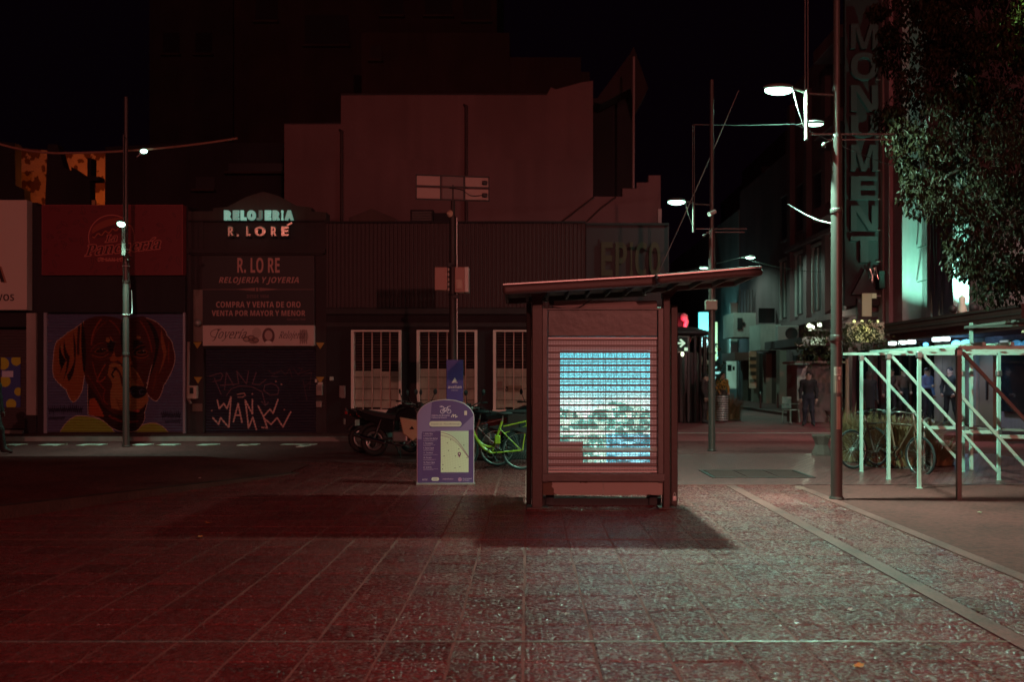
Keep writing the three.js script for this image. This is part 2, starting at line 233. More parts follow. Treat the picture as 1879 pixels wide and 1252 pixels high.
// ------------------------------------------------------------------ street lamps
const maskedLamp = glow(LED, 9);
function lampParts(t, intensity, tilt = [0, 0], k = 0, cone = 1.4) {
  part('mast', lathe([[0, 0], [0.095, 0], [0.095, 0.02], [0.074, 0.05], [0.07, 4.68 + k], [0.072, 4.7 + k], [0.044, 4.76 + k], [0.043, 7.9], [0, 7.91]], 20), mat.pole, t);
  part('collar', [lathe([[0.072, 2.05], [0.08, 2.06], [0.08, 2.12], [0.072, 2.13]], 20), lathe([[0.07, 3.7], [0.082, 3.71], [0.082, 3.76], [0.07, 3.77]], 20)], mat.pole, t).userData.kind = 'stuff';
  for (const s of [-1, 1]) { part('side_tube', [rod([-0.39, 4.66 + k, s * 0.02], [-0.39, 5.3 + k, s * 0.02], 0.024), rod([-0.39 + s * 0.018, 5.3 + k, 0], [-0.39 + s * 0.018, 6.95, 0], 0.011, 6)], mat.pole, t); }
  part('top_link', rod([-0.4, 6.95, 0], [0, 6.95, 0], 0.012), mat.pole, t);
  part('bracket_bar', bar([-0.34, 4.73 + k, 0], [0.74, 4.73 + k, 0], 0.05, 0.012), mat.pole, t); part('bracket_bar', bar([-0.12, 4.66 + k, 0], [0.7, 4.66 + k, 0], 0.02, 0.012), mat.pole, t);
  part('spotlight_bracket', [rod([-0.06, 4.64 + k, 0.02], [-0.17, 4.6 + k, 0.05], 0.012), ball(0.035, -0.18, 4.58 + k, 0.05)], mat.pole, t);
  part('arm', [rod([0, 5.24 + k, 0], [-0.39, 5.26 + k, 0], 0.016), rod([-0.39, 5.27 + k, 0], [-0.58, 5.33 + k, 0], 0.02), wire([[-0.56, 5.3 + k, 0], [-0.52, 5.1 + k, 0.02], [-0.44, 4.86 + k, 0.02], [-0.39, 4.75 + k, 0.02]], 0.006, 14, 5)], mat.pole, t);
  part('lamp_head', ball(1, -0.75, 5.345 + k, 0, 0.2, 0.045, 0.085, 20, 10), mat.pole, t);
  part('lamp_glass', ball(1, -0.75, 5.3 + k, 0, 0.185, 0.06, 0.08, 20, 10), maskedLamp, t);
  if (intensity) { const l = new THREE.SpotLight(new THREE.Color().setRGB(...LED), intensity, 0, cone, cone < 1.2 ? 0.9 : 0.5, 2); l.castShadow = true; l.shadow.radius = 3; l.position.set(-0.75, 5.3 + k, 0); l.target.position.set(-0.75 + tilt[0], 0, tilt[1]); l.name = 'lamp_beam'; t.add(l, l.target); }
}
function lampPost(x, d, turn, label, intensity, tilt, k, cone) { const t = thing('street_lamp', label, 'street lamp', [x, 0, -d], turn); lampParts(t, intensity, tilt, k, cone); return t; }
{
  const a = lampPost(4.0, 12.9, 0, 'nearest street lamp on a thick dark post left of the white frame', STREET * 10, [1.6, 0]);
  part('sticker', new THREE.CylinderGeometry(0.0725, 0.0725, 0.34, 16, 1, true, -0.8, 1.5).translate(0, 1.55, 0), printed(canvas(128, 256, (x, w, h) => { x.fillStyle = '#8d8078'; x.fillRect(0, 0, w, h); x.fillStyle = '#cfc6bd'; x.fillRect(6, 8, w - 12, 76); x.fillStyle = '#333'; for (let i = 0; i < 6; i++) x.fillRect(14, 16 + i * 10, 60 + (i * 37) % 40, 4); x.fillStyle = '#e8f4ea'; x.beginPath(); x.arc(86, 112, 18, 0, 7); x.fill(); x.fillStyle = '#a09084'; x.fillRect(20, 140, 80, 100); })), a);
  part('paper_strip', new THREE.CylinderGeometry(0.0735, 0.0735, 0.42, 12, 1, true, -0.3, 0.7).translate(0, 1.12, 0), M(0.33, 0.24, 0.2, 0.85), a);
  const b = lampPost(3.92, 21.2, 0, 'street lamp with a small camera box, right of the shelter roof', STREET * 1.8, [0.9, 1.2], 0, 1.15);
  part('junction_box', rbox(0.24, 0.2, 0.18, 0.012, -0.03, 3.1, 0.06), M(0.42, 0.36, 0.32, 0.5), b);
  part('camera', [rod([0, 5.1, 0], [0, 5.05, 0.16], 0.02), rod([-0.1, 5.0, 0.24], [0.04, 5.08, 0.12], 0.05)], mat.white, b);
  const c = lampPost(at(232, 0, 22.5).x, 22.5, 1.82, 'street lamp standing before the painted dog shutter', STREET * 2, [0, 0], -0.38, 0.85);
  part('torn_banner', [wire([[0.07, 4.1, 0.02], [0.11, 4.0, 0.04], [0.1, 3.85, 0.05], [0.13, 3.6, 0.06]], 0.018, 12, 5), ring(0.078, 0.012, 16, 5).rotateX(PI / 2).translate(0, 4.08, 0), ring(0.078, 0.012, 16, 5).rotateX(PI / 2).translate(0, 4.45, 0)], M(0.5, 0.5, 0.48, 0.6), c);
  part('loose_wire', [wire([[0, 3.0, 0.08], [0.16, 3.03, 0.1], [0.2, 3.3, 0.1], [0.12, 3.55, 0.1]], 0.012, 16, 5), ring(0.08, 0.01, 16, 5).rotateX(PI / 2).translate(0, 2.98, 0)], mat.white, c);
}
function hangingLamp(px, py, d, k, label) {
  const p = at(px, py, d), t = thing('hanging_lamp', label, 'street lamp', [p.x, p.y, p.z]);
  part('lamp_head', ball(1, 0, 0.035, 0, 0.26, 0.06, 0.1, 18, 8), mat.pole, t);
  part('lamp_glass', ball(1, 0, 0, 0, 0.23, 0.055, 0.085, 18, 8), maskedLamp, t);
  part('neck', rod([-0.24, 0.02, 0], [-0.42, -0.03, 0], 0.02), mat.pole, t);
  const l = new THREE.SpotLight(new THREE.Color().setRGB(...LED), STREET * k, 0, 1.3, 0.25, 2); l.castShadow = true; l.shadow.radius = 3; l.target.position.set(0, -7, 0); l.name = 'lamp_beam'; t.add(l, l.target);
  return p;
}
{
  const p = hangingLamp(1493, 228, 24, 1.1, 'street lamp hung on a thin cable left of the thick post'), q = hangingLamp(1376, 473, 46, 0.9, 'street lamp hanging over the walking street beyond the shelter roof tip'), r = hangingLamp(1291, 492, 56, 1.2, 'small lamp showing just above the shelter roof beside the middle post');
  single('cable', [sag([3.53, 6.95, -21.2], [p.x - 0.45, p.y, p.z], 0.02, 0.009), sag([p.x - 0.45, p.y, p.z], [13.1, 8.6, -34], 0.1, 0.009)], mat.cable, 'thin cable from the middle lamp post to the hanging lamp', 'cable');
  single('cable', sag([3.4, 5.75, -56], [r.x, r.y + 0.06, r.z], 0.05, 0.009), mat.cable, 'thin cable that carries the small lamp above the shelter roof', 'cable');
  single('cable', [sag(at(1355, 166, 24).toArray(), at(1208, 500, 25).toArray(), 0.05, 0.012)], M(0.2, 0.18, 0.18, 0.5), 'guy wire slanting down behind the left lamp of the pair', 'cable');
  single('cable', [wire([at(1445, 375, 16), at(1470, 390, 15), at(1500, 404, 14), at(1532, 412, 12.95)], 0.012)], M(0.6, 0.6, 0.6, 0.4), 'bright sagging wire reaching the thick lamp post from the left', 'cable');
  single('cable', [sag([q.x - 0.4, q.y, q.z], [13.0, 6.2, -44], 0.15, 0.012), sag([3.4, 5.7, -46], [q.x - 0.4, q.y, q.z], 0.06, 0.012)], mat.cable, 'faint wire across the street that carries the far lamp', 'cable');
}
// sodium masts behind the camera and to the left: they light the facades and the paving
function mast(x, z, h, intensity, label) {
  const t = thing('sodium_mast', label, 'light mast', [x, 0, z]);
  part('mast', lathe([[0, 0], [0.16, 0], [0.15, 0.3], [0.07, h], [0, h]], 14), mat.pole, t);
  part('lamp_head', rbox(0.46, 0.2, 0.3, 0.03, 0, h + 0.22, -0.1), mat.pole, t);
  part('lamp_glass', rbox(0.36, 0.16, 0.16, 0.03, 0, h + 0.1, -0.32), glow(SODIUM, 3), t);
  const l = new THREE.PointLight(new THREE.Color().setRGB(...SODIUM), intensity); l.castShadow = true; l.shadow.radius = 6; l.position.set(0, h + 0.1, -0.32); l.name = 'mast_glow'; t.add(l);
}
mast(7, 24, 9.5, FLOOD, 'tall sodium lamp mast behind the camera on the right');
mast(-14, 30, 11, FLOOD * 0.5, 'tall sodium lamp mast behind the camera on the left');
{
  const t = thing('plaza_lamp', 'sodium lamp on a short post behind the camera on the right', 'street lamp', [4.2, 0, 1.5]);
  part('mast', lathe([[0, 0], [0.09, 0], [0.08, 0.1], [0.05, 6.4], [0, 6.4]], 14), mat.pole, t);
  part('lamp_head', lathe([[0, 6.62], [0.2, 6.5], [0.22, 6.42], [0, 6.42]], 18).translate(0, 0.02, 0), mat.pole, t); part('lamp_glass', ball(0.17, 0, 6.36, 0, 1, 0.6, 1), glow(SODIUM, 3), t);
  const l = new THREE.SpotLight(new THREE.Color().setRGB(1, 0.34, 0.28), PLAZA, 0, 1.0, 0.9, 2); l.castShadow = true; l.shadow.radius = 5; l.position.set(0, 6.36, 0); l.target.position.set(-0.6, 0, -3); l.name = 'plaza_beam'; t.add(l, l.target);
}
{
  const t = thing('added_street_lamp', 'unseen lamp added outside the right edge to warm and brighten the far street', 'street lamp', [12.9, 0, -23.2]);  // added source out of view, brightens the far street paving in red
  part('mast', lathe([[0, 0], [0.1, 0], [0.09, 0.1], [0.05, 8], [0, 8]], 14), mat.pole, t); part('arm', rod([0, 7.95, 0], [-0.7, 8.15, 0], 0.03), mat.pole, t); part('lamp_head', rbox(0.5, 0.1, 0.22, 0.03, -0.85, 8.2, 0, 2), mat.pole, t); part('lamp_glass', ball(0.14, -0.85, 8.12, 0, 1.3, 0.5, 0.8), glow(SODIUM, 3), t);
  const l = new THREE.SpotLight(new THREE.Color().setRGB(1, 0.56, 0.5), 170, 0, 1.0, 0.7, 2); l.castShadow = true; l.shadow.radius = 5; l.position.set(-0.85, 8.12, 0); l.target.position.set(-6.4, 0, -6); l.name = 'lamp_beam'; t.add(l, l.target);
}

// ------------------------------------------------------------------ newsstand shelter with its lit screen
{
  const D = 12.0, X = (px, d = D) => (px - CX) / F * d, Y = (py, d = D) => CAM - (py - HY) / F * d;
  const k = thing('newsstand_shelter', 'closed newsstand shelter with slanted roof and a bright screen behind its slatted shutter', 'newsstand', [0, 0, 0]);
  const panelMat = mat.kiosk, inner = M(0.6, 0.58, 0.58, 0.6), stained = M(0.36, 0.32, 0.3, 0.7, 0, { map: rep(T.rust, 1.6) });
  const x0 = X(995), x1 = X(1219), z0 = -D - 0.02, zb = -D - 1.0;
  // body
  part('side_wall', [span(x0, x0 + 0.03, 0.42, 2.42, z0 - 0.03, zb), span(x1 - 0.03, x1, 0.42, 2.42, z0 - 0.03, zb)], panelMat, k);
  part('back_wall', span(x0 + 0.035, x1 - 0.035, 0.42, 2.42, -D - 0.42, -D - 0.46), inner, k);
  part('header_panel', rbox(X(1206) - X(1006), Y(569) - Y(617), 0.03, 0.006, X(1106), Y(593), z0 - 0.005, 2), panelMat, k);
  part('frame_post', rbox(X(1005) - x0, Y(567) - Y(886), 0.06, 0.008, (x0 + X(1005)) / 2, Y(726.5), z0, 2), panelMat, k);
  part('frame_post', rbox(x1 - X(1207), Y(567) - Y(886), 0.06, 0.008, (x1 + X(1207)) / 2, Y(726.5), z0, 2), panelMat, k);
  part('top_board', rbox(X(1207) - X(1016), 0.1, 0.04, 0.006, X(1111), Y(559), z0 - 0.06), M(0.24, 0.19, 0.18, 0.6), k);
  part('top_trim', rbox(x1 - x0 - 0.004, 0.022, 0.05, 0.004, (x0 + x1) / 2, Y(567.5), z0 + 0.008), panelMat, k);
  part('sill', rbox(x1 - x0 + 0.01, Y(869) - Y(884), 0.08, 0.012, (x0 + x1) / 2, Y(876.5), z0 + 0.012, 2), panelMat, k);
  part('top_wire', [wire([[X(1012), Y(563), z0 + 0.0], [X(1030), Y(566), z0 + 0.02], [X(1060), Y(565), z0 + 0.02], [X(1076), Y(556), z0 + 0.01], [X(1086), Y(549), z0 - 0.02]], 0.007, 16, 5), rbox(0.06, 0.05, 0.05, 0.006, X(1012), Y(556), z0 - 0.01)], mat.black, k);
  const plinth = part('plinth', [box((x1 - x0) / 2 - 0.004, 0.26, 0.03, x0 + (x1 - x0) / 4, 0.29, z0 - 0.02), box((x1 - x0) / 2 - 0.004, 0.26, 0.03, x1 - (x1 - x0) / 4, 0.29, z0 - 0.02)], stained, k);
  part('foot_bar', [box(x1 - x0, 0.09, 0.1, (x0 + x1) / 2, 0.045, -D - 0.35), box(0.1, 0.14, 0.3, x0 + 0.1, 0.08, -D - 0.4), box(0.1, 0.14, 0.3, x1 - 0.1, 0.08, -D - 0.4)], mat.black, k);
  // screen behind the slats, its modules, its light
  const led = canvas(512, 512, (x, w, h) => {
    const s = 4, nx = w / s, ny = h / s;
    for (let j = 0; j < ny; j++) for (let i = 0; i < nx; i++) {
      const u = i / nx, v = j / ny, n = fbm(u, v, 7, 4, 81), m = fbm(u, v * 2, 18, 3, 85);
      let c = [84 + 70 * v, 184 + 34 * v, 198 + 20 * v];
      if (v > 0.34) { const t = Math.min(1, (v - 0.34) / 0.1) * (0.55 + 0.9 * (n - 0.3)); c = c.map((q, z) => q + ([205, 236, 224][z] - q) * Math.max(0, Math.min(1, t))); }
      if (v > 0.5 + 0.06 * Math.sin(u * 7) + 0.12 * (n - 0.5)) { const g = m > 0.54 ? [170, 215, 195] : m > 0.46 ? [92, 168, 156] : [70, 130, 118]; c = g.map((q) => q * (0.7 + 0.6 * n)); if (vnoise(u * 4, v * 22, 64, 87) > 0.68) c = [205, 245, 220]; if (u > 0.5 && v > 0.74) c = [c[0] * 0.7, Math.min(255, c[1] * 0.9), Math.min(255, c[2] * 1.08)]; }
      x.fillStyle = '#000'; x.fillRect(i * s, j * s, s, s); const f = 0.75 + 0.5 * hash(i, j, 88); x.fillStyle = `rgb(${c.map((q) => Math.min(255, Math.round(q * f))).join()})`; x.fillRect(i * s, j * s, s - 1, s - 1);
    }
  });
  const ledMat = new THREE.MeshStandardMaterial({ color: 0x050505, roughness: 0.5, emissive: 0xffffff, emissiveMap: led, emissiveIntensity: 4 });
  const zl = -D - 0.2, dl = D + 0.2, sx0 = X(1028, dl), sx1 = X(1194, dl), sy0 = Y(645, dl), sy1 = Y(810, dl), ly1 = Y(849, dl), lx0 = X(1070, dl);
  const screen = part('screen_cabinet', [span(sx0, sx1, sy1, sy0, zl - 0.004, zl - 0.06), span(lx0, sx1, ly1, sy1 - 0.004, zl - 0.004, zl - 0.06)], mat.black, k);
  const face = (a, b, c, d) => { const g = panel(b - a, c - d, (a + b) / 2, (c + d) / 2, zl), uv = g.attributes.uv; for (let i = 0; i < 4; i++) { const px = g.attributes.position; uv.setXY(i, (px.getX(i) - sx0) / (sx1 - sx0), (px.getY(i) - ly1) / (sy0 - ly1)); } return g; };
  const mid = (sx0 + sx1) / 2;
  for (let r = 0; r < 2; r++) { const a = sy0 + (sy1 - sy0) * r / 2, b = sy0 + (sy1 - sy0) * (r + 1) / 2; part('led_module', face(sx0, mid - 0.002, a, b + 0.002), ledMat, screen); part('led_module', face(mid + 0.002, sx1, a, b + 0.002), ledMat, screen); }
  part('led_module', face(lx0, sx1, sy1 - 0.002, ly1), ledMat, screen);
  const area = new THREE.RectAreaLight(new THREE.Color().setRGB(0.55, 0.95, 1), 1.3, sx1 - sx0, sy0 - sy1); area.position.set(mid, (sy0 + sy1) / 2, zl + 0.01); area.lookAt(mid, (sy0 + sy1) / 2, 0); area.name = 'screen_light'; k.add(area);
  // shutter slats: solid bands with see-through bands of fine mesh between
  const slatMat = M(0.18, 0.15, 0.15, 0.42, 0.1, { bumpMap: rep(T.fine, 0.2), bumpScale: 0.001 }), paleSlat = M(0.62, 0.58, 0.58, 0.4, 0.1);
  const sw0 = X(1006), sw1 = X(1213), pitch = (Y(622) - Y(866)) / 20, prof = [[0, -0.012], [0.006, -0.016], [0.011, -0.008], [0.011, 0.008], [0.006, 0.016], [0, 0.012]];
  const slatG = (h) => { const s = new THREE.Shape(prof.map(([z, y]) => new THREE.Vector2(-z, y * h))); return uvm(new THREE.ExtrudeGeometry(s, { depth: sw1 - sw0, bevelEnabled: false }).rotateY(PI / 2).translate(sw0, 0, -D - 0.05)); };
  const A = slatG(0.74), B = slatG(1.2);
  for (let i = 0; i <= 20; i++) { const wide = i === 0 || i === 18 || i === 19; const m = part('slat', wide ? B : A, slatMat, k); m.position.y = Y(622) - i * pitch; m.rotation.z = (hash(i, 3, 5) - 0.5) * 0.003; }
  part('mesh_wire', Array.from({ length: 70 }, (_, i) => { const x = sw0 + (sw1 - sw0) * (i + 0.5) / 70; return box(0.004, Y(618) - Y(868), 0.003, x, (Y(618) + Y(868)) / 2, -D - 0.056); }), M(0.2, 0.17, 0.18, 0.5, 0.3), k).userData.kind = 'stuff';
  part('fine_rod', Array.from({ length: 20 }, (_, i) => rod([sw0, Y(622) - (i + 0.5) * pitch, -D - 0.06], [sw1, Y(622) - (i + 0.5) * pitch, -D - 0.06], 0.0035, 5)), M(0.35, 0.32, 0.34, 0.4, 0.4), k);
  for (const [a, b] of [[619, 622], [822, 829.5], [860, 862], [865, 868]]) part('pale_slat', rbox(sw1 - sw0, Y(a) - Y(b), 0.016, 0.003, (sw0 + sw1) / 2, Y((a + b) / 2), -D - 0.043), a === 822 ? new THREE.MeshPhysicalMaterial({ color: 0xe4f4ec, roughness: 0.7, transmission: 0.7 }) : paleSlat, k);
  part('back_tray', [span(sw0, sw1, Y(868), Y(812), -D - 0.064, -D - 0.08), span(sw0, X(1027), Y(812) + 0.002, Y(619), -D - 0.064, -D - 0.08), span(X(1193.5), sw1, Y(812) + 0.002, Y(619), -D - 0.064, -D - 0.08), span(X(1027) + 0.002, X(1193.5) - 0.002, Y(643.5), Y(619), -D - 0.064, -D - 0.08)].slice(1).concat([span(sw0, X(1069), Y(868), Y(812), -D - 0.064, -D - 0.08), span(X(1069) + 0.002, sw1, Y(868), Y(850), -D - 0.064, -D - 0.08), span(X(1193.5), sw1, Y(849.5), Y(812), -D - 0.064, -D - 0.08)]), M(0.6, 0.76, 0.8, 0.4), k);
  // posts: a pair of box tubes each side, front and back
  for (const [a, b, d] of [[976, 996, 11.98], [1217, 1230, 11.98], [966, 975, 12.4], [1230, 1243, 12.35]]) {
    const w = X(b, d) - X(a, d), x = (X(a, d) + X(b, d)) / 2, front = d < 12, t = front ? Y(540, d) : Y(a < 1000 ? 556 : 560, d);
    const p = part('post', rbox(w, t, front ? 0.14 : 0.2, 0.014, x, t / 2, -d - 0.07, 2), mat.kioskPost, k);
    if (front) { part('bracket', prism([[-w / 2 - 0.01, 0], [-w / 2 - 0.01, 0.06], [0.14, 0.1], [w / 2 + 0.01, 0]], 0.13, -0.065).translate(x, t - 0.04, -d - 0.07), mat.kioskPost, p); part('foot_plate', rbox(w + 0.12, 0.02, 0.24, 0.004, x, 0.01, -d - 0.07), mat.kioskPost, p); }
  }
  for (const x of [X(985), X(1224)]) part('post', rbox(0.12, 2.5, 0.14, 0.012, x, 1.25, -D - 1.05), mat.kioskPost, k);
  part('padlock', [rbox(0.05, 0.06, 0.03, 0.008, X(1236), 0.13, -11.94), wire([[X(1236) - 0.018, 0.16, -11.94], [X(1236), 0.2, -11.94], [X(1236) + 0.018, 0.16, -11.94]], 0.006)], mat.steel, k);
  // roof: two slanted sections
  const roofMat = M(0.075, 0.045, 0.042, 0.55, 0, { bumpMap: rep(T.fine, 0.6), bumpScale: 0.003 }), under = M(0.1, 0.08, 0.08, 0.7);
  function roof(xa, ya, xb, yb, df, db, th, label) {
    const L = Math.hypot(xb - xa, yb - ya), ang = Math.atan2(yb - ya, xb - xa), R = new THREE.Matrix4().makeRotationZ(ang).setPosition((xa + xb) / 2, (ya + yb) / 2, 0), put = (g) => g.applyMatrix4(R);
    const r = part('roof_section', put(rbox(L, 0.05, db - df - 0.1, 0.01, 0, 0.05, -(df + db) / 2 - 0.05)), under, k, label);
    part('fascia', put(rbox(L, th, 0.1, 0.045, 0, 0, -df - 0.05, 4)), roofMat, r);
    part('fascia', put(rbox(L, th * 0.8, 0.06, 0.02, 0, 0, -db)), roofMat, r);
    part('edge_lip', put(box(L - 0.02, 0.014, 0.05, 0, th / 2 + 0.008, -df - 0.05)), mat.steel, r);
    const n = Math.round(L / 0.28); for (let i = 0; i <= n; i++) part('rib', put(rbox(0.035, 0.06, db - df - 0.2, 0.006, -L / 2 + 0.03 + (L - 0.06) * i / n, 0.0, -(df + db) / 2 - 0.02)), under, r);
  }
  roof(X(922, 11.4), Y(532, 11.4), X(1217, 11.4), Y(515, 11.4), 11.4, 13.1, 0.112, 'lower left roof section');
  roof(X(1206, 11.15), Y(514, 11.15), X(1401, 11.15), Y(498, 11.15), 11.15, 12.6, 0.09, 'right roof section tilted up');
}

// ------------------------------------------------------------------ map board of the bicycle scheme
{
  const d = 14.6, s = d / F, w = 105 * s, side = 128 * s, hh = 157 * s, x = (817.5 - CX) * s;
  const outline = (m, y0) => { const sh = new THREE.Shape(); sh.moveTo(-w / 2 + m, y0 + m); sh.lineTo(w / 2 - m, y0 + m); sh.lineTo(w / 2 - m, side); sh.bezierCurveTo(w / 2 - m - 0.03, side + 0.1, 0.28, hh - m, 0, hh - m); sh.bezierCurveTo(-0.28, hh - m, -w / 2 + m + 0.03, side + 0.1, -w / 2 + m, side); sh.closePath(); return sh; };
  const t = thing('map_board', 'round topped purple board with a bicycle scheme map, standing on the plaza', 'information board', [x, 0, -d], 0.03);
  part('panel', uvm(new THREE.ExtrudeGeometry(outline(0.005, 0.02), { depth: 0.05, bevelThickness: 0.005, bevelSize: 0.005, bevelSegments: 2, curveSegments: 20 }).translate(0, 0, -0.055)), M(0.42, 0.34, 0.38, 0.5), t);
  part('base_rail', rbox(w + 0.02, 0.03, 0.14, 0.006, 0, 0.015, -0.03), mat.concrete, t);
  const g = new THREE.ShapeGeometry(outline(0.012, 0.02), 24), p = g.attributes.position, uv = g.attributes.uv;
  for (let i = 0; i < p.count; i++) uv.setXY(i, (p.getX(i) + w / 2) / w, p.getY(i) / hh);
  const map = canvas(1024, 1532, (c, W, H) => {
    const k = W / 105, R = (x, y, a, b, f) => { c.fillStyle = f; c.fillRect(x * k, y * k, a * k, b * k); };
    R(0, 0, 105, 157, '#4f4578'); c.fillStyle = '#7c6f9a'; c.beginPath(); c.moveTo(0, 0); c.lineTo(28 * k, 0); c.lineTo(24 * k, 52 * k); c.lineTo(80 * k, 52 * k); c.lineTo(105 * k, 28 * k); c.lineTo(105 * k, 62 * k); c.lineTo(9 * k, 62 * k); c.lineTo(9 * k, 73 * k); c.lineTo(0, 73 * k); c.fill();
    R(0, 73, 105, 84, '#4f4176'); R(10, 59, 34, 82, '#4d3d72');
    const ink = '#d9cfe2', T2 = (s, x, y, h, f = ink, font = 'sans-serif') => { c.fillStyle = f; c.font = `${h * k}px ${font}`; c.fillText(s, x * k, y * k); };
    c.strokeStyle = ink; c.lineWidth = 0.9 * k; for (const q of [47, 59]) { c.beginPath(); c.arc(q * k, 22 * k, 3.6 * k, 0, 7); c.stroke(); }
    c.beginPath(); for (const [x1, y1, x2, y2] of [[47, 22, 50, 16], [50, 16, 56, 16], [56, 16, 53, 22], [53, 22, 47, 22], [59, 22, 56, 13.5], [56, 13.5, 62, 12.5], [50, 16, 49, 13.5], [44, 12, 49, 13.5], [53, 22, 50, 16], [42, 13, 47, 14]]) { c.moveTo(x1 * k, y1 * k); c.lineTo(x2 * k, y2 * k); } c.stroke();
    T2('Sistema de Bicicletas', 27, 30.5, 3.6); T2('Públicas de Rosario', 27, 34.5, 3.2);
    c.strokeStyle = '#f0ead8'; c.lineWidth = 0.9 * k; c.beginPath(); c.moveTo(63 * k, 33 * k); c.bezierCurveTo(66 * k, 26 * k, 68 * k, 26 * k, 67 * k, 32 * k); c.bezierCurveTo(70 * k, 27 * k, 73 * k, 27 * k, 71 * k, 33 * k); c.lineTo(75 * k, 31 * k); c.stroke();
    R(87, 21, 5, 8, '#c8bcae');
    c.fillStyle = '#c9c9b4'; c.beginPath(); c.roundRect(23 * k, 40 * k, 59 * k, 10 * k, 5 * k); c.fill(); T2('Estación 23 - Plaza Montenegro', 26, 46.6, 3.9, '#4b4566', 'bold');
    c.font = `bold ${3.9 * k}px sans-serif`;
    R(44, 58, 51, 76, '#d2e6c2'); c.fillStyle = '#bcd8bc'; c.beginPath(); c.moveTo(44 * k, 58 * k); c.bezierCurveTo(70 * k, 64 * k, 84 * k, 84 * k, 95 * k, 106 * k); c.lineTo(95 * k, 58 * k); c.fill();
    c.strokeStyle = '#8a6f78'; for (const [wd, q] of [[1.2, 0], [0.7, 4], [0.5, 6]]) { c.lineWidth = wd * k; c.beginPath(); c.moveTo(44 * k, (61 + q) * k); c.bezierCurveTo(70 * k, (64 + q) * k, 80 * k, (82 + q) * k, 95 * k, (106 + q * 0.3) * k); c.stroke(); }
    c.strokeStyle = 'rgba(140,140,120,.35)'; c.lineWidth = 0.35 * k; for (let i = 0; i < 26; i++) { c.beginPath(); c.moveTo(44 * k, (72 + i * 3) * k); c.lineTo(95 * k, (68 + i * 3 + 14) * k); c.stroke(); c.beginPath(); c.moveTo((44 + i * 3) * k, 66 * k); c.lineTo((40 + i * 3) * k, 134 * k); c.stroke(); }
    R(95, 56, 10, 90, '#4f4176'); R(34, 58, 10, 78, '#4d3d72');
    for (const [a, b] of [[56, 80], [58, 94], [50, 104], [77, 91], [71, 104], [92, 107], [79, 124], [70, 126], [48, 120], [47, 128], [62, 74], [86, 84]]) { c.fillStyle = '#3d4a3c'; c.beginPath(); c.arc(a * k, b * k, 0.9 * k, 0, 7); c.fill(); }
    c.fillStyle = '#6a2a58'; c.beginPath(); c.arc(78 * k, 100 * k, 3.2 * k, 0, 7); c.fill(); c.beginPath(); c.moveTo(75.2 * k, 101.5 * k); c.lineTo(80.8 * k, 101.5 * k); c.lineTo(78 * k, 107 * k); c.fill(); c.fillStyle = '#d8d8c8'; c.beginPath(); c.arc(78 * k, 100 * k, 1.3 * k, 0, 7); c.fill();
    ['1. Entre Ríos', '3. Plaza San Martín', '7. Facultades', '9. Maternidad', '11. Terminal', '14. Parque', '18. Plaza López', '21. Distrito'].forEach((s, i) => { T2(s, 12, 64 + i * 8.8, 3.1); R(12, 66 + i * 8.8, 18 + (i * 7) % 10, 0.5, '#a79cb8'); R(12, 67.4 + i * 8.8, 14 + (i * 5) % 10, 0.4, '#a79cb8'); });
    T2('emr', 10, 149, 5.5, '#d6cfd8'); c.fillStyle = '#cfd4c6'; c.beginPath(); c.roundRect(27 * k, 143 * k, 14 * k, 6.5 * k, 3.2 * k); c.fill(); T2('ciclo', 29.5, 147.8, 4, '#5a4a86'); T2('mibicitubici', 47, 147.5, 3.8, '#cdb6c8'); c.fillStyle = '#a87fa4'; c.beginPath(); c.arc(79 * k, 147 * k, 3.6 * k, 0, 7); c.fill(); T2('Municipalidad', 84, 146.5, 2.6); T2('de Rosario', 84, 149.5, 2.6);
  });
  part('printed_face', g.translate(0, 0, 0.003), printed(map, 0.42), t);
}
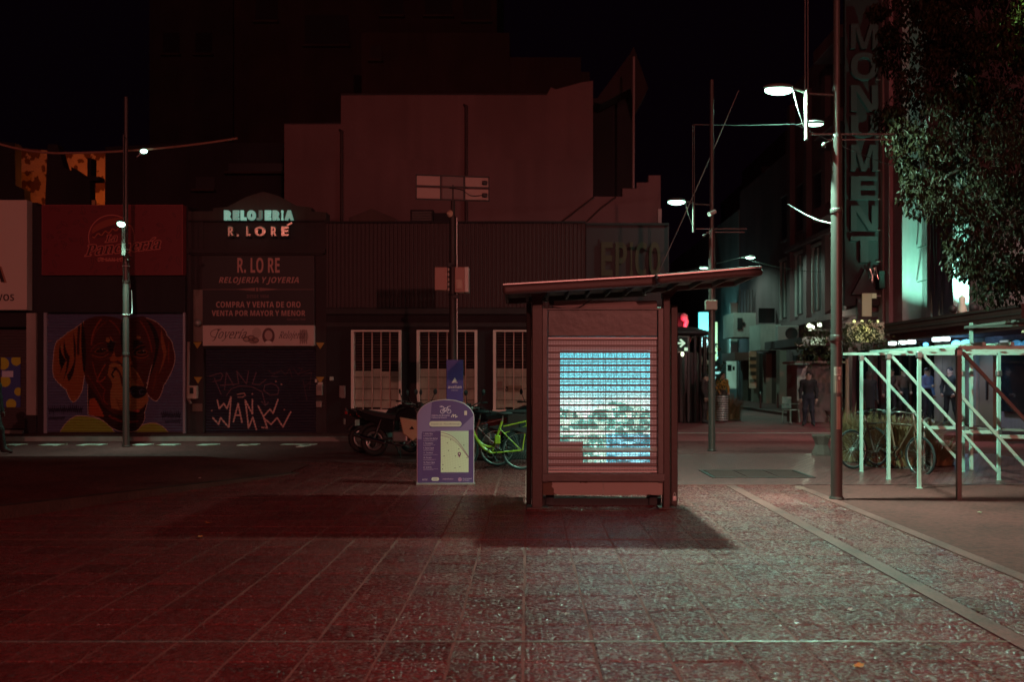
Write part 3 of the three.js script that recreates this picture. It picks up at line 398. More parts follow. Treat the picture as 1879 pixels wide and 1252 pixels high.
// banner and post with boxes behind the map board
{
  const d = 16.6, s = d / F, X = (px) => (px - CX) * s, Y = (py) => CAM - (py - HY) * s, x = X(831);
  const t = thing('traffic_post', 'slim post with two boxes at mid height, behind the map board', 'post', [x, 0, -d]);
  part('post', lathe([[0, 0], [0.1, 0], [0.1, 0.02], [0.065, 0.04], [0.06, Y(400)], [0.035, Y(395)], [0.033, Y(340)], [0, Y(340)]], 16), mat.poleDark, t);
  part('conduit', rod([0.075, 1.2, 0.03], [0.07, Y(400), 0.03], 0.014, 6), mat.steel, t);
  const b1 = part('box', rbox(23 * s, 42 * s, 0.2, 0.012, X(810.5) - x, Y(513), 0.04, 2), M(0.36, 0.2, 0.17, 0.55), t); part('cable_strip', [0, 1, 2, 3, 4].map((i) => rbox(0.03, 0.05, 0.04, 0.008, X(824) - x, Y(496 + i * 9), 0.1)), M(0.4, 0.34, 0.3, 0.5), b1);
  const b2 = part('box', rbox(19 * s, 46 * s, 0.22, 0.012, X(845) - x, Y(515), 0.04, 2), M(0.36, 0.2, 0.17, 0.55), t); part('side_door', rbox(7.5 * s, 46 * s, 0.24, 0.008, X(857.5) - x, Y(515), 0.05), M(0.6, 0.56, 0.52, 0.5), b2); part('meter_window', [rbox(0.11, 0.16, 0.02, 0.05, X(844) - x, Y(523), 0.155, 3), rbox(0.07, 0.1, 0.014, 0.03, X(844) - x, Y(523), 0.17, 2)], M(0.45, 0.33, 0.26, 0.3), b2);
  part('strap', [ring(0.07, 0.012, 16, 6).rotateX(PI / 2).translate(0, Y(488), 0), ring(0.07, 0.012, 16, 6).rotateX(PI / 2).translate(0, Y(541), 0), rbox(0.1, 0.08, 0.08, 0.01, -0.04, Y(487), 0.03), rbox(0.1, 0.06, 0.08, 0.01, 0.05, Y(545), 0.03)], mat.black, t);
  part('horn_speaker', [new THREE.ConeGeometry(0.06, 0.1, 14, 1, true).rotateX(PI / 2).rotateY(-0.5).translate(-0.07, Y(393), 0.08), rod([-0.02, Y(392), 0], [-0.06, Y(393), 0.05], 0.025)], M(0.55, 0.4, 0.3, 0.5), t);
  const sg = thing('sign_frame', 'wide road sign frame seen from behind on top of the slim post', 'road sign', [x, Y(346), -d + 0.02], 0.16);
  const w = 133 * s, h = 44 * s, pale = M(0.3, 0.22, 0.2, 0.55, 0.2);
  part('panel', [rbox(w * 0.33 - 0.01, h * 0.44, 0.02, 0.004, -w / 3, h * 0.26, 0), rbox(w * 0.33 - 0.01, h * 0.44, 0.02, 0.004, -w / 3, -h * 0.24, 0)], pale, sg);
  part('panel', [rbox(w * 0.3 - 0.01, h * 0.44, 0.02, 0.004, 0, h * 0.26, 0), rbox(w * 0.3 - 0.01, h * 0.44, 0.02, 0.004, 0, -h * 0.24, 0)], M(0.16, 0.11, 0.11, 0.6), sg);
  part('panel', [rbox(w * 0.33 - 0.01, h * 0.44, 0.02, 0.004, w / 3, h * 0.26, 0), rbox(w * 0.33 - 0.01, h * 0.44, 0.02, 0.004, w / 3, -h * 0.24, 0)], pale, sg);
  part('frame_bar', [[-w / 2, 0.5], [-w / 6, 1], [w / 6.5, 1], [w / 2, 0.5]].map(([q, k]) => box(0.022 * (1 + k) / 2, h + 0.02, 0.03, q, 0, 0.012)).concat([h / 2, 0.02, -h / 2].map((q) => box(w + 0.02, 0.02, 0.026, 0, q, 0.018))), mat.black, sg);
  for (const q of [0.25, -0.27]) part('lamp', rbox(0.09, 0.07, 0.06, 0.02, w * 0.44, h * q, 0.04, 2), mat.black, sg);
  part('clamp', [ring(0.045, 0.012, 16, 6).rotateX(PI / 2).translate(0, 0.0, -0.01), wire([[0, 0, 0.03], [0.15, -0.03, 0.03], [0.3, -0.12, 0.035], [w * 0.42, -h * 0.27, 0.04]], 0.006)], mat.black, sg);
  const bn = thing('post_banner', 'narrow blue advertising banner on the slim post, above the map board', 'banner', [X(835.5), Y(699), -d + 0.1]);
  const bw = 31 * s, bh = 77 * s;
  part('panel', rbox(bw, bh, 0.03, 0.006), M(0.05, 0.06, 0.16, 0.5), bn); part('bracket', [rbox(0.06, 0.03, 0.1, 0.006, -0.03, bh * 0.4, -0.05), rbox(0.06, 0.03, 0.1, 0.006, -0.03, -bh * 0.4, -0.05)], mat.darkMetal, bn);
  part('printed_face', panel(bw - 0.01, bh - 0.01, 0, 0, 0.0175), printed(canvas(256, 640, (c, W, H) => { c.fillStyle = '#38377e'; c.fillRect(0, 0, W, H); c.fillStyle = '#cfc4c0'; c.beginPath(); c.moveTo(128, 268); c.lineTo(176, 352); c.lineTo(80, 352); c.fill(); c.fillStyle = '#38377e'; c.beginPath(); c.moveTo(132, 300); c.lineTo(176, 338); c.lineTo(100, 352); c.lineTo(160, 332); c.fill(); c.fillStyle = '#c9bcc0'; c.textAlign = 'center'; c.font = 'bold 62px sans-serif'; c.fillText('avalian', 128, 436); c.fillRect(74, 464, 108, 5); }), 0.5), bn);
}

// ------------------------------------------------------------------ shop row across the road
const FD = 26, FS = FD / F, FX = (px) => (px - CX) * FS, FY = (py) => CAM - (py - HY) * FS;
function front(name, label, px, d = FD, category = 'building') {          // a thing at the facade line; x(px), y(py) in its own axes
  const s = d / F, xc = (px - CX) * s, t = thing(name, label, category, [xc, 0, -d]);
  return { t, x: (p) => (p - CX) * s - xc, y: (p) => CAM - (p - HY) * s, s, r: (a, b, y0, y1, z0, z1) => span((a - CX) * s - xc, (b - CX) * s - xc, CAM - (y1 - HY) * s, CAM - (y0 - HY) * s, z0, z1) };
}
const textMat = (draw, w, h, rough = 0.55) => printed(canvas(w, h, draw), rough);
{
  // ---- far left shop
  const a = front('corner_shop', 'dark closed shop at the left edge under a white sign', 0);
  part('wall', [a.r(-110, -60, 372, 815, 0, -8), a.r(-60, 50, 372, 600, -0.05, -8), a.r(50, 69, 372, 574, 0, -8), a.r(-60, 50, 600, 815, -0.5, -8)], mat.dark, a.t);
  part('pillar', a.r(51, 68, 575, 762, 0.05, -0.6), plaster(0.52, 0.42, 0.4), a.t, 'white painted pillar'); part('pillar_base', a.r(48, 69.5, 762, 799, 0.06, -0.6), mat.dark, a.t);
  part('step', a.r(-60, 47, 790, 799, 0.12, -0.5), mat.concrete, a.t);
  part('shutter', corrugated(a.x(50) - a.x(-60), 2.9, 0.075, 0.02, false).translate(a.x(-60), 0.2, -0.45), M(0.08, 0.06, 0.065, 0.6, 0.2), a.t);
  const ps = single('poster', panel(0.52, 1.32).translate(...[FX(6), FY(702), -FD - 0.4]), textMat((c, w, h) => { c.fillStyle = '#3f4f90'; c.fillRect(0, 0, w, h); c.fillStyle = '#b9b83a'; for (const [x, y, r] of [[20, 60, 60], [150, 30, 50], [40, 230, 55], [170, 330, 40], [100, 450, 50]]) { c.beginPath(); c.arc(x, y, r, 0, 7); c.fill(); } c.fillStyle = '#c8cbe0'; c.fillRect(10, 130, 110, 60); }, 192, 480), 'blue and yellow poster on the shop front at the left edge', 'poster');
  const vs = front('shop_sign', 'white shop sign with dark lettering cut off by the left edge', -20, FD - 0.1, 'sign');
  part('panel', vs.r(-120, 58, 370, 570, 0.22, -0.06), M(0.62, 0.5, 0.46, 0.6), vs.t);
  part('printed_face', panel(178 * vs.s - 0.02, 200 * vs.s - 0.02, vs.x(-31), vs.y(470), 0.223), textMat((c, w, h) => { const k = w / 178; c.fillStyle = '#d3bfb4'; c.fillRect(0, 0, w, h); const g = (s, x, y, f, col, it = '') => { c.fillStyle = col; c.font = `${it} bold ${f * k}px sans-serif`; c.fillText(s, x * k, y * k); }; c.textAlign = 'right'; g('A', 142, 151, 42, '#a06a55'); g('A', 138, 150, 42, '#2a1a1c'); c.textAlign = 'left'; g('VOS', 124, 184, 17, '#3b2228'); }, 890, 1000), vs.t);
  // ---- hot dog shop with the mural shutter
  const b = front('food_shop', 'food shop with a dog mural on its shutter under a red sign', 205);
  part('wall', [b.r(69.2, 86, 378, 799, 0.0, -6), b.r(341, 346, 378, 799, 0.0, -6), b.r(86, 341, 378, 576, -0.02, -6), b.r(86, 341, 576, 799, -0.4, -6)], mat.dark, b.t);
  part('shutter_box', b.r(84, 343, 506, 574, 0.1, -0.02), mat.dark, b.t);
  part('threshold', b.r(80, 345, 796, 800, 0.1, -0.3), mat.concrete, b.t);
  part('shutter_rail', b.r(83, 88.5, 574, 797, 0.06, -0.2), M(0.3, 0.3, 0.36, 0.5, 0.2), b.t); part('shutter_rail', b.r(337.5, 342, 574, 797, 0.06, -0.2), M(0.3, 0.3, 0.36, 0.5, 0.2), b.t);
  const dog = canvas(1303, 1142, (c, W, H) => {
    c.fillStyle = '#585a78'; c.fillRect(0, 0, W, H); c.translate(-42, -42);
    c.fillStyle = '#7a8ab8'; for (let i = 0; i < 200; i++) { c.globalAlpha = 0.06; c.fillRect(rr(0, 1400), rr(0, 1200), rr(30, 200), rr(8, 30)); } c.globalAlpha = 1;
    const P = (pts, fill, stroke, lw = 6) => { c.beginPath(); c.moveTo(pts[0], pts[1]); for (let i = 2; i + 3 < pts.length; i += 4) c.quadraticCurveTo(pts[i], pts[i + 1], pts[i + 2], pts[i + 3]); if (fill) { c.closePath(); c.fillStyle = fill; c.fill(); } if (stroke) { c.strokeStyle = stroke; c.lineWidth = lw; c.lineCap = 'round'; c.stroke(); } };
    const DK = '#150a0e', BR = '#6e3a26', MD = '#8f5230', LT = '#94643c', RD = '#57241f', OUT = '#c9b0a0';
    P([160, 1190, 230, 1040, 330, 1010, 480, 1000, 600, 1070, 700, 1150, 690, 1200, 600, 1200, 160, 1190], '#8a9a3c', OUT); P([860, 1190, 900, 1100, 1010, 1080, 1130, 1060, 1210, 1190, 1000, 1200, 860, 1190], '#8a9a3c', OUT);
    P([435, 700, 430, 860, 440, 1000, 560, 1020, 640, 1110, 760, 1190, 900, 1150, 990, 1060, 970, 980, 1020, 840, 1000, 700, 700, 640, 435, 700], '#2c1316', OUT, 5); P([450, 860, 440, 960, 450, 1005, 520, 1010, 590, 1020, 560, 930, 500, 840, 470, 840, 450, 860], '#a04a2a');
    P([400, 110, 300, 190, 245, 215, 195, 265, 150, 290, 115, 330, 110, 470, 95, 580, 115, 640, 150, 700, 230, 760, 260, 860, 300, 880, 345, 860, 385, 760, 395, 670, 440, 400, 400, 110], MD, OUT, 6);
    P([950, 70, 1070, 90, 1120, 150, 1180, 200, 1180, 240, 1240, 300, 1240, 360, 1270, 430, 1250, 520, 1210, 640, 1150, 720, 1130, 830, 1080, 870, 1020, 850, 985, 780, 1010, 640, 1040, 520, 1000, 300, 950, 70], RD, OUT, 6);
    P([400, 110, 470, 50, 620, 60, 730, 70, 780, 110, 830, 70, 960, 60, 1050, 110, 1070, 300, 1060, 420, 1040, 520, 1000, 640, 985, 720, 1010, 860, 960, 940, 880, 1010, 760, 1000, 640, 1000, 560, 880, 480, 760, 420, 690, 400, 640, 380, 400, 400, 110], '#4a1f1a');
    P([385, 130, 420, 300, 410, 520, 400, 660, 390, 500, 370, 300, 385, 130], DK, DK, 10); P([980, 90, 1080, 130, 1110, 300, 1100, 470, 1020, 640, 1060, 480, 1075, 350, 1060, 200, 980, 90], DK);
    P([180, 290, 150, 420, 170, 520, 200, 560, 150, 640, 175, 600, 230, 480, 160, 400, 180, 290], DK); P([215, 270, 190, 420, 235, 480, 240, 560, 200, 680, 260, 560, 265, 450, 215, 380, 215, 270], '#2a1214'); P([300, 200, 300, 380, 310, 470, 290, 560, 240, 620, 250, 740, 300, 600, 330, 480, 320, 330, 300, 200], '#2a1214'); P([355, 160, 340, 300, 345, 420], null, '#3a1a18', 22);
    for (const [x, y, k] of [[150, 380, 1], [280, 330, 1], [330, 560, 1], [300, 790, 0.6]]) P([x, y, x + 12, y + 90 * k, x, y + 170 * k, x + 26, y + 90 * k, x, y], LT);
    P([1130, 180, 1110, 300, 1150, 420, 1130, 560, 1090, 640, 1160, 520, 1180, 400, 1150, 280, 1130, 180], MD); P([1200, 290, 1180, 420, 1200, 520, 1210, 420, 1200, 290], '#7a3a26'); P([1090, 560, 1050, 680, 1040, 800, 1090, 700, 1090, 560], '#6a3020');
    P([560, 90, 470, 200, 470, 330], null, '#8a3f2a', 16); P([600, 120, 500, 180, 480, 300], null, '#6c2c20', 12); P([640, 100, 740, 160, 760, 300], null, '#7a3424', 14); P([760, 120, 740, 260, 770, 400], null, DK, 20); P([930, 110, 1010, 200, 1040, 400], null, '#7a3424', 14);
    P([640, 240, 690, 300, 690, 360, 680, 420, 640, 460, 650, 520, 720, 480, 800, 560, 860, 520, 830, 420, 800, 380, 760, 460, 700, 450, 640, 240], MD);
    P([620, 270, 600, 320, 640, 400, 690, 420, 690, 310, 620, 270], DK); P([870, 290, 850, 360, 880, 440, 930, 380, 980, 350, 940, 280, 870, 290], DK);
    for (const [x, y, s] of [[560, 390, 1], [945, 405, 0.9]]) { c.save(); c.translate(x, y); c.scale(s, s); P([-60, 10, -10, -50, 60, -5, 20, 45, -60, 10], '#1a0c0e', '#8f5230', 6); c.fillStyle = '#3a1c14'; c.beginPath(); c.arc(5, -5, 26, 0, 7); c.fill(); c.fillStyle = '#050304'; c.beginPath(); c.arc(5, -5, 15, 0, 7); c.fill(); c.fillStyle = '#b59c8c'; c.beginPath(); c.arc(15, -14, 6, 0, 7); c.fill(); P([-80, 40, 0, 90, 70, 30], null, '#8a4a2c', 9); P([-100, 10, -60, -70, 20, -75], null, '#7a3a26', 8); P([-95, 40, -30, 130, 80, 60], null, '#5f2a20', 9); c.restore(); }
    c.fillStyle = LT; c.beginPath(); c.ellipse(625, 288, 20, 24, 0, 0, 7); c.fill(); c.beginPath(); c.ellipse(915, 262, 22, 16, 0.3, 0, 7); c.fill();
    P([640, 520, 700, 480, 760, 540, 860, 500, 930, 640, 990, 780, 1010, 860, 960, 950, 860, 980, 760, 960, 660, 940, 640, 860, 650, 760, 690, 700, 620, 620, 640, 520], LT); P([650, 560, 720, 560, 740, 640, 760, 780, 800, 800, 770, 600, 700, 540, 650, 560], '#4a2018'); P([840, 540, 900, 600, 960, 720, 900, 740, 850, 640, 840, 540], '#7a4628');
    P([600, 520, 540, 620, 520, 680, 560, 700, 600, 640, 620, 560], null, '#a04a32', 10); P([480, 500, 520, 700, 600, 760, 560, 860, 620, 900], null, '#7a3024', 12); P([430, 620, 520, 740, 580, 880], null, '#6a2a20', 10); P([700, 560, 640, 620, 680, 640], null, DK, 16);
    P([830, 760, 830, 720, 900, 725, 980, 720, 990, 770, 985, 830, 910, 840, 850, 850, 830, 760], '#0b0a10', '#26242e', 5); c.strokeStyle = '#54506a'; c.lineWidth = 6; for (const [x, y] of [[865, 775], [945, 780]]) { c.beginPath(); c.ellipse(x, y, 20, 26, 0.3, 0.5, 5.4); c.stroke(); }
    for (let i = 0; i < 5; i++) P([700 + i * 9, 850 + i * 24, 740, 880 + i * 20, 780 - i * 4, 865 + i * 22], null, '#5a2c1c', 7);
    P([790, 900, 840, 1000, 900, 960, 960, 930, 950, 980, 880, 1010, 790, 1000, 770, 940, 790, 900], '#1e0d10'); P([860, 960, 900, 940, 930, 965, 890, 990, 860, 960], '#b04a44'); P([640, 1010, 760, 1090, 900, 1060], null, '#6a2620', 22);
    c.fillStyle = '#1c1830'; c.font = 'bold italic 52px sans-serif'; c.save(); c.translate(66, 968); c.rotate(-0.03); const scrawl = (x0, x1, y, a, n) => { c.strokeStyle = '#1c1830'; c.lineWidth = 7; c.beginPath(); for (let i = 0; i <= n; i++) c.lineTo(x0 + (x1 - x0) * i / n, y + a * (i % 2 ? 1 : -1) * (0.5 + 0.5 * hash(i, n, 6))); c.stroke(); }; scrawl(0, 320, -14, 32, 34); scrawl(0, 310, -10, 14, 22); scrawl(-4, 150, 66, 14, 18); c.restore(); scrawl(1130, 1310, 1000, 34, 20); scrawl(1135, 1305, 1010, 14, 14); scrawl(1165, 1310, 1062, 15, 16);
    c.fillStyle = '#a0695a'; for (const [x, y] of [[50, 45], [50, 90], [50, 140], [66, 295], [84, 292]]) c.fillRect(x, y, 9, 9);
  });
  const sh = part('shutter', corrugated(b.x(339) - b.x(86), b.y(577) - b.y(797), 0.0735, 0.028, false, [0, 0, 0.15, 0.75, 0.4, 1, 0.65, 0.75, 0.8, 0]).translate(b.x(86), b.y(797), 0.0), printed(dog, 0.55, { bumpMap: rep(T.fine, 0.5), bumpScale: 0.001 }), b.t, 'roller shutter painted with a brown dog in a green collar');
  part('bottom_bar', b.r(86.5, 338.5, 793, 797, 0.035, 0.0), mat.darkMetal, sh);
  const sg = front('shop_sign', 'red shop sign with a round hot dog emblem', 212, FD - 0.1, 'sign');
  part('panel', sg.r(83, 340, 378, 506, 0.16, -0.1), M(0.3, 0.045, 0.05, 0.6), sg.t);
  part('printed_face', panel(257 * sg.s - 0.03, 128 * sg.s - 0.03, sg.x(211.5), sg.y(442), 0.163), textMat((c, w, h) => {
    const k = w / 257; c.fillStyle = '#701f25'; c.fillRect(0, 0, w, h);
    c.strokeStyle = '#58151c'; c.lineWidth = 1.2 * k; for (let i = 0; i < 70; i++) { const x = rr(0, w), y = rr(0, h), r = rr(3, 8) * k; c.beginPath(); c.ellipse(x, y, r, r * 0.35, rr(0, 3), 0, 7); c.stroke(); }
    const col = '#c2685c'; c.strokeStyle = col; c.lineWidth = 1.7 * k; c.beginPath(); c.ellipse(127 * k, 60 * k, 42 * k, 42 * k, 0, 2.6, 6.9); c.stroke(); c.beginPath(); c.ellipse(127 * k, 60 * k, 42 * k, 42 * k, 0, 1.0, 2.1); c.stroke();
    c.fillStyle = '#8f3c2c'; c.beginPath(); c.ellipse(126 * k, 40 * k, 36 * k, 15 * k, -0.25, 0, 7); c.fill(); c.fillStyle = '#5c1218'; c.beginPath(); c.ellipse(128 * k, 46 * k, 40 * k, 9 * k, -0.3, 0, 7); c.fill(); c.strokeStyle = '#b2563c'; c.beginPath(); for (let i = 0; i <= 24; i++) c.lineTo((92 + i * 3) * k, (58 - i * 0.95 + 3 * Math.sin(i * 1.4)) * k); c.stroke();
    c.save(); c.translate(78 * k, 94 * k); c.rotate(-0.1); c.transform(1, 0, -0.18, 1, 0, 0); c.font = `italic bold ${27 * k}px serif`; c.lineWidth = 7 * k; c.strokeStyle = '#701f25'; c.strokeText('Panchería', 0, 0); c.lineWidth = 3 * k; c.strokeStyle = col; c.strokeText('Panchería', 0, 0); c.fillStyle = '#4f0f16'; c.fillText('Panchería', 0, 0); c.font = `italic bold ${17 * k}px serif`; c.strokeText('La', 36 * k, -22 * k); c.fillText('La', 36 * k, -22 * k); c.restore();
    c.fillStyle = col; c.font = `bold ${9.5 * k}px sans-serif`; c.fillText('DE SAN LUIS', 101 * k, 104 * k);
  }, 1285, 640), sg.t);
  single('roof_lamp', [rbox(0.1, 0.3, 0.1, 0.02).translate(FX(158), FY(372), -FD - 0.5)], M(0.4, 0.2, 0.08, 0.6), 'small amber stub on the roof edge above the red sign', 'fitting');
  // ---- jeweller
  const j = front('jeweller_shop', 'narrow jeweller shop with a gabled parapet and graffiti shutter', 472);
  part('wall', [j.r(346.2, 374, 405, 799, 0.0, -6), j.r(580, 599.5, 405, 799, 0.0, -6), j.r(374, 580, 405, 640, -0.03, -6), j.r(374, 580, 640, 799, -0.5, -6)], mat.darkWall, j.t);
  part('parapet', prism([[346.5, 405.2], [346.5, 388], [392, 388], [392, 382], [418, 380], [452, 362], [484, 352], [512, 360], [545, 378], [572, 381], [572, 388], [599, 390], [599, 405.2]].map(([p, q]) => [j.x(p), j.y(q)]), 0.5, -0.48), plaster(0.09, 0.07, 0.065), j.t);
  part('cornice', [j.r(347, 599, 458, 466, 0.14, -0.02), j.r(352, 594, 466, 469, 0.08, -0.02), j.r(347, 599, 404, 407, 0.08, 0.0)], mat.darkWall, j.t);
  part('plaster_patch', j.r(356, 373, 532, 627, 0.02, 0), plaster(0.3, 0.22, 0.2), j.t); part('lower_plaster', j.r(354, 372, 741, 755, 0.02, 0), plaster(0.24, 0.16, 0.14), j.t);
  part('drain_pipe', [rod([j.x(348.5), j.y(628), 0.07], [j.x(347), j.y(730), 0.07], 0.04), rod([j.x(347), j.y(730), 0.07], [j.x(353), j.y(741), 0.1], 0.035)], M(0.3, 0.22, 0.2, 0.6), j.t);
  part('wall_lamp', [ball(0.1, j.x(366), j.y(593), 0.1), rod([j.x(366), j.y(593), 0], [j.x(366), j.y(593), 0.1], 0.05)], M(0.32, 0.28, 0.26, 0.25, 0.3), j.t);
  const mb = part('meter_box', rbox(16 * FS, 24 * FS, 0.16, 0.015, j.x(357), j.y(720), 0.09, 2), M(0.55, 0.42, 0.36, 0.5), j.t); part('meter_window', rbox(7 * FS, 11 * FS, 0.02, 0.005, j.x(356), j.y(717), 0.175), mat.black, mb);
  const mb2 = part('meter_box', rbox(11 * FS, 20 * FS, 0.14, 0.015, j.x(588), j.y(716), 0.08, 2), M(0.3, 0.22, 0.2, 0.5), j.t); part('meter_window', rbox(7 * FS, 8 * FS, 0.02, 0.005, j.x(588), j.y(713), 0.155), M(0.2, 0.15, 0.14, 0.5), mb2);
  part('meter_box', rbox(10 * FS, 11 * FS, 0.12, 0.012, j.x(587), j.y(742), 0.07, 2), M(0.28, 0.2, 0.18, 0.5), j.t); part('notice', [rbox(9 * FS, 4 * FS, 0.02, 0.004, j.x(588), j.y(704), 0.012), rbox(4 * FS, 6 * FS, 0.02, 0.004, j.x(580.5), j.y(699), 0.012)], M(0.6, 0.5, 0.46, 0.6), j.t);
  for (const [p, q] of [[363, 633], [364, 697], [588, 634], [588, 697]]) part('arrow_sticker', prism([[-0.11, 0.07], [0.11, 0.07], [0, -0.1]].map(([u, v]) => [u + j.x(p), v + j.y(q)]), 0.012), M(0.4, 0.24, 0.03, 0.5), j.t);
  const gsh = part('shutter', corrugated(j.x(578) - j.x(375), j.y(638) - j.y(798), 0.0735, 0.028, false, [0, 0, 0.15, 0.75, 0.4, 1, 0.65, 0.75, 0.8, 0]).translate(j.x(375), j.y(798), -0.16), printed(canvas(1015, 800, (c, w, h) => {
    c.fillStyle = '#27283c'; c.fillRect(0, 0, w, h); const k = 5 / 4.174, O = [187, 240]; c.lineCap = 'round'; c.lineJoin = 'round';
    const L = (col, lw, ...lines) => { c.strokeStyle = col; c.lineWidth = lw * k; for (const l of lines) { c.beginPath(); for (let i = 0; i < l.length; i += 2) c.lineTo((l[i] - O[0]) * k, (l[i + 1] - O[1]) * k); c.stroke(); } };
    L('#7c5a66', 7, [215, 460, 300, 435, 318, 450, 300, 490, 240, 500], [250, 470, 305, 600], [330, 565, 345, 430, 400, 530], [300, 530, 430, 520], [440, 520, 425, 420, 500, 520, 515, 420], [575, 430, 545, 520, 600, 525, 650, 485], [730, 530, 690, 515, 640, 530, 632, 570, 680, 605, 740, 600, 750, 560, 730, 530], [345, 610, 380, 560, 440, 535, 540, 540, 620, 580, 645, 680], [615, 655, 645, 685, 670, 660]);
    L('#5f4450', 5, [670, 415, 700, 440, 760, 420, 690, 460, 740, 465], [760, 410, 800, 450, 830, 400, 850, 465], [860, 400, 900, 450, 930, 405, 900, 395], [900, 440, 990, 410], [920, 460, 1000, 430, 985, 560], [935, 490, 965, 645], [950, 540, 990, 500]);
    L('#d8b4ae', 12, [275, 645, 290, 710, 325, 670, 350, 710, 380, 620, 365, 850], [240, 780, 285, 830, 300, 780, 360, 850], [400, 810, 435, 670, 465, 815], [415, 760, 455, 760], [490, 645, 505, 760, 515, 860], [490, 645, 545, 750, 545, 640], [515, 860, 548, 775, 575, 870], [590, 690, 630, 770, 660, 860], [630, 770, 680, 715, 705, 745, 742, 640], [640, 790, 690, 830, 735, 780, 780, 850, 840, 735], [620, 855, 660, 860]);
    L('#b98f8a', 9, [430, 600, 480, 590, 492, 605, 470, 622, 435, 622]); c.fillStyle = '#b98f8a'; for (const [x, y] of [[233, 725], [545, 597], [790, 717], [725, 500], [768, 523]]) { c.beginPath(); c.arc((x - O[0]) * k, (y - O[1]) * k, 7 * k, 0, 7); c.fill(); }
    c.fillStyle = '#5a3038'; for (let i = 0; i < 40; i++) c.fillRect(rr(60, 760), rr(h - 90, h - 40), rr(4, 14), rr(3, 10));
  }), 0.5), j.t, 'dark roller shutter scrawled with pale graffiti tags'); part('bottom_bar', j.r(375.5, 577.5, 795, 798.5, -0.1, -0.16), mat.darkMetal, gsh);
  const bs = front('shop_sign', 'tall dark sign reading R. LO RE above the graffiti shutter', 476, FD - 0.06, 'sign');
  part('panel', bs.r(374, 578, 470, 596, 0.08, -0.03), M(0.06, 0.04, 0.045, 0.6), bs.t);
  part('printed_face', panel(203 * bs.s, 126 * bs.s, bs.x(476), bs.y(533), 0.083), textMat((c, w, h) => {
    const k = w / 203 / 4.174, ox = 186, oy = 542; c.fillStyle = '#2c1d22'; c.fillRect(0, 0, w, h); c.fillStyle = '#241820'; c.fillRect(0, 262 * k, w, h);
    const t = (s, x0, x1, y, size, f, it = '', fam = 'sans-serif') => { c.fillStyle = f; c.font = `${it} bold ${size * k}px ${fam}`; const m = c.measureText(s).width; c.save(); c.translate((x0 - ox) * k, (y - oy) * k); c.scale((x1 - x0) * k / m, 1); c.fillText(s, 0, 0); c.restore(); };
    t('R. LO RE', 442, 778, 672, 158, '#c98f86'); t('RELOJERIA Y JOYERIA', 303, 918, 750, 62, '#b9837c', 'italic'); t('DESDE 1954', 520, 690, 866, 34, '#6d4446'); t('COMPRA Y VENTA DE ORO', 285, 935, 938, 62, '#bb847d'); t('VENTA POR MAYOR Y MENOR', 255, 968, 1003, 58, '#bb847d'); t('San Luis 1468', 828, 970, 1036, 24, '#6d4446');
    c.fillStyle = '#8d5d58'; c.fillRect(0, (799 - oy) * k, w, 3 * k); c.beginPath(); c.moveTo((430 - ox) * k, (800 - oy) * k); c.lineTo((600 - ox) * k, (786 - oy) * k); c.lineTo((780 - ox) * k, (800 - oy) * k); c.lineTo((600 - ox) * k, (814 - oy) * k); c.fill(); c.fillStyle = '#2c1d22'; c.fillRect((585 - ox) * k, (784 - oy) * k, 8 * k, 32 * k); c.fillRect((610 - ox) * k, (784 - oy) * k, 8 * k, 32 * k);
  }, 1218, 756), bs.t);
  const ws = front('shop_sign', 'long white sign with script lettering just above the graffiti shutter', 476, FD - 0.06, 'sign');
  part('panel', ws.r(375, 578.5, 597.5, 635, 0.1, -0.03), M(0.55, 0.46, 0.44, 0.6), ws.t);
  part('printed_face', panel(201 * ws.s, 36 * ws.s, ws.x(476.5), ws.y(616), 0.103), textMat((c, w, h) => {
    const k = w / 845, ox = 190, oy = 1075; c.fillStyle = '#c9aca6'; c.fillRect(0, 0, w, h);
    const el = (x, y, a, b, f, r = 0) => { c.fillStyle = f; c.beginPath(); c.ellipse((x - ox) * k, (y - oy) * k, a * k, b * k, r, 0, 7); c.fill(); };
    el(545, 1175, 50, 24, '#b08a80'); el(600, 1130, 36, 40, '#b39890'); el(575, 1190, 40, 26, '#8f6a62'); for (const [x, y] of [[520, 1180], [560, 1170], [590, 1186]]) { c.strokeStyle = '#5f3d3c'; c.lineWidth = 7 * k; c.beginPath(); c.ellipse((x - ox) * k, (y - oy) * k, 24 * k, 17 * k, 0.2, 0, 7); c.stroke(); }
    el(690, 1155, 48, 62, '#5c3338'); el(690, 1150, 30, 38, '#b3918c'); el(690, 1205, 26, 14, '#d8c4be'); el(960, 1155, 36, 50, '#9b7d78'); for (let i = 0; i < 4; i++) { c.fillStyle = '#8a6a66'; c.fillRect((930 - ox + i * 16) * k, (1108 - oy) * k, 9 * k, 108 * k); }
    const t = (s, x0, x1, y, size) => { c.fillStyle = '#3d2028'; c.font = `italic ${size * k}px serif`; const m = c.measureText(s).width; c.save(); c.translate((x0 - ox) * k, (y - oy) * k); c.transform((x1 - x0) * k / m, 0, -0.22, 1, 0, 0); c.fillText(s, 0, 0); c.restore(); };
    t('Joyería', 268, 515, 1172, 92); t('Relojería', 765, 965, 1172, 72); c.strokeStyle = '#3d2028'; c.lineWidth = 4 * k; c.beginPath(); c.moveTo((330 - ox) * k, (1105 - oy) * k); c.bezierCurveTo((230 - ox) * k, (1090 - oy) * k, (220 - ox) * k, (1170 - oy) * k, (290 - ox) * k, (1165 - oy) * k); c.stroke();
  }, 1005, 180), ws.t);
}
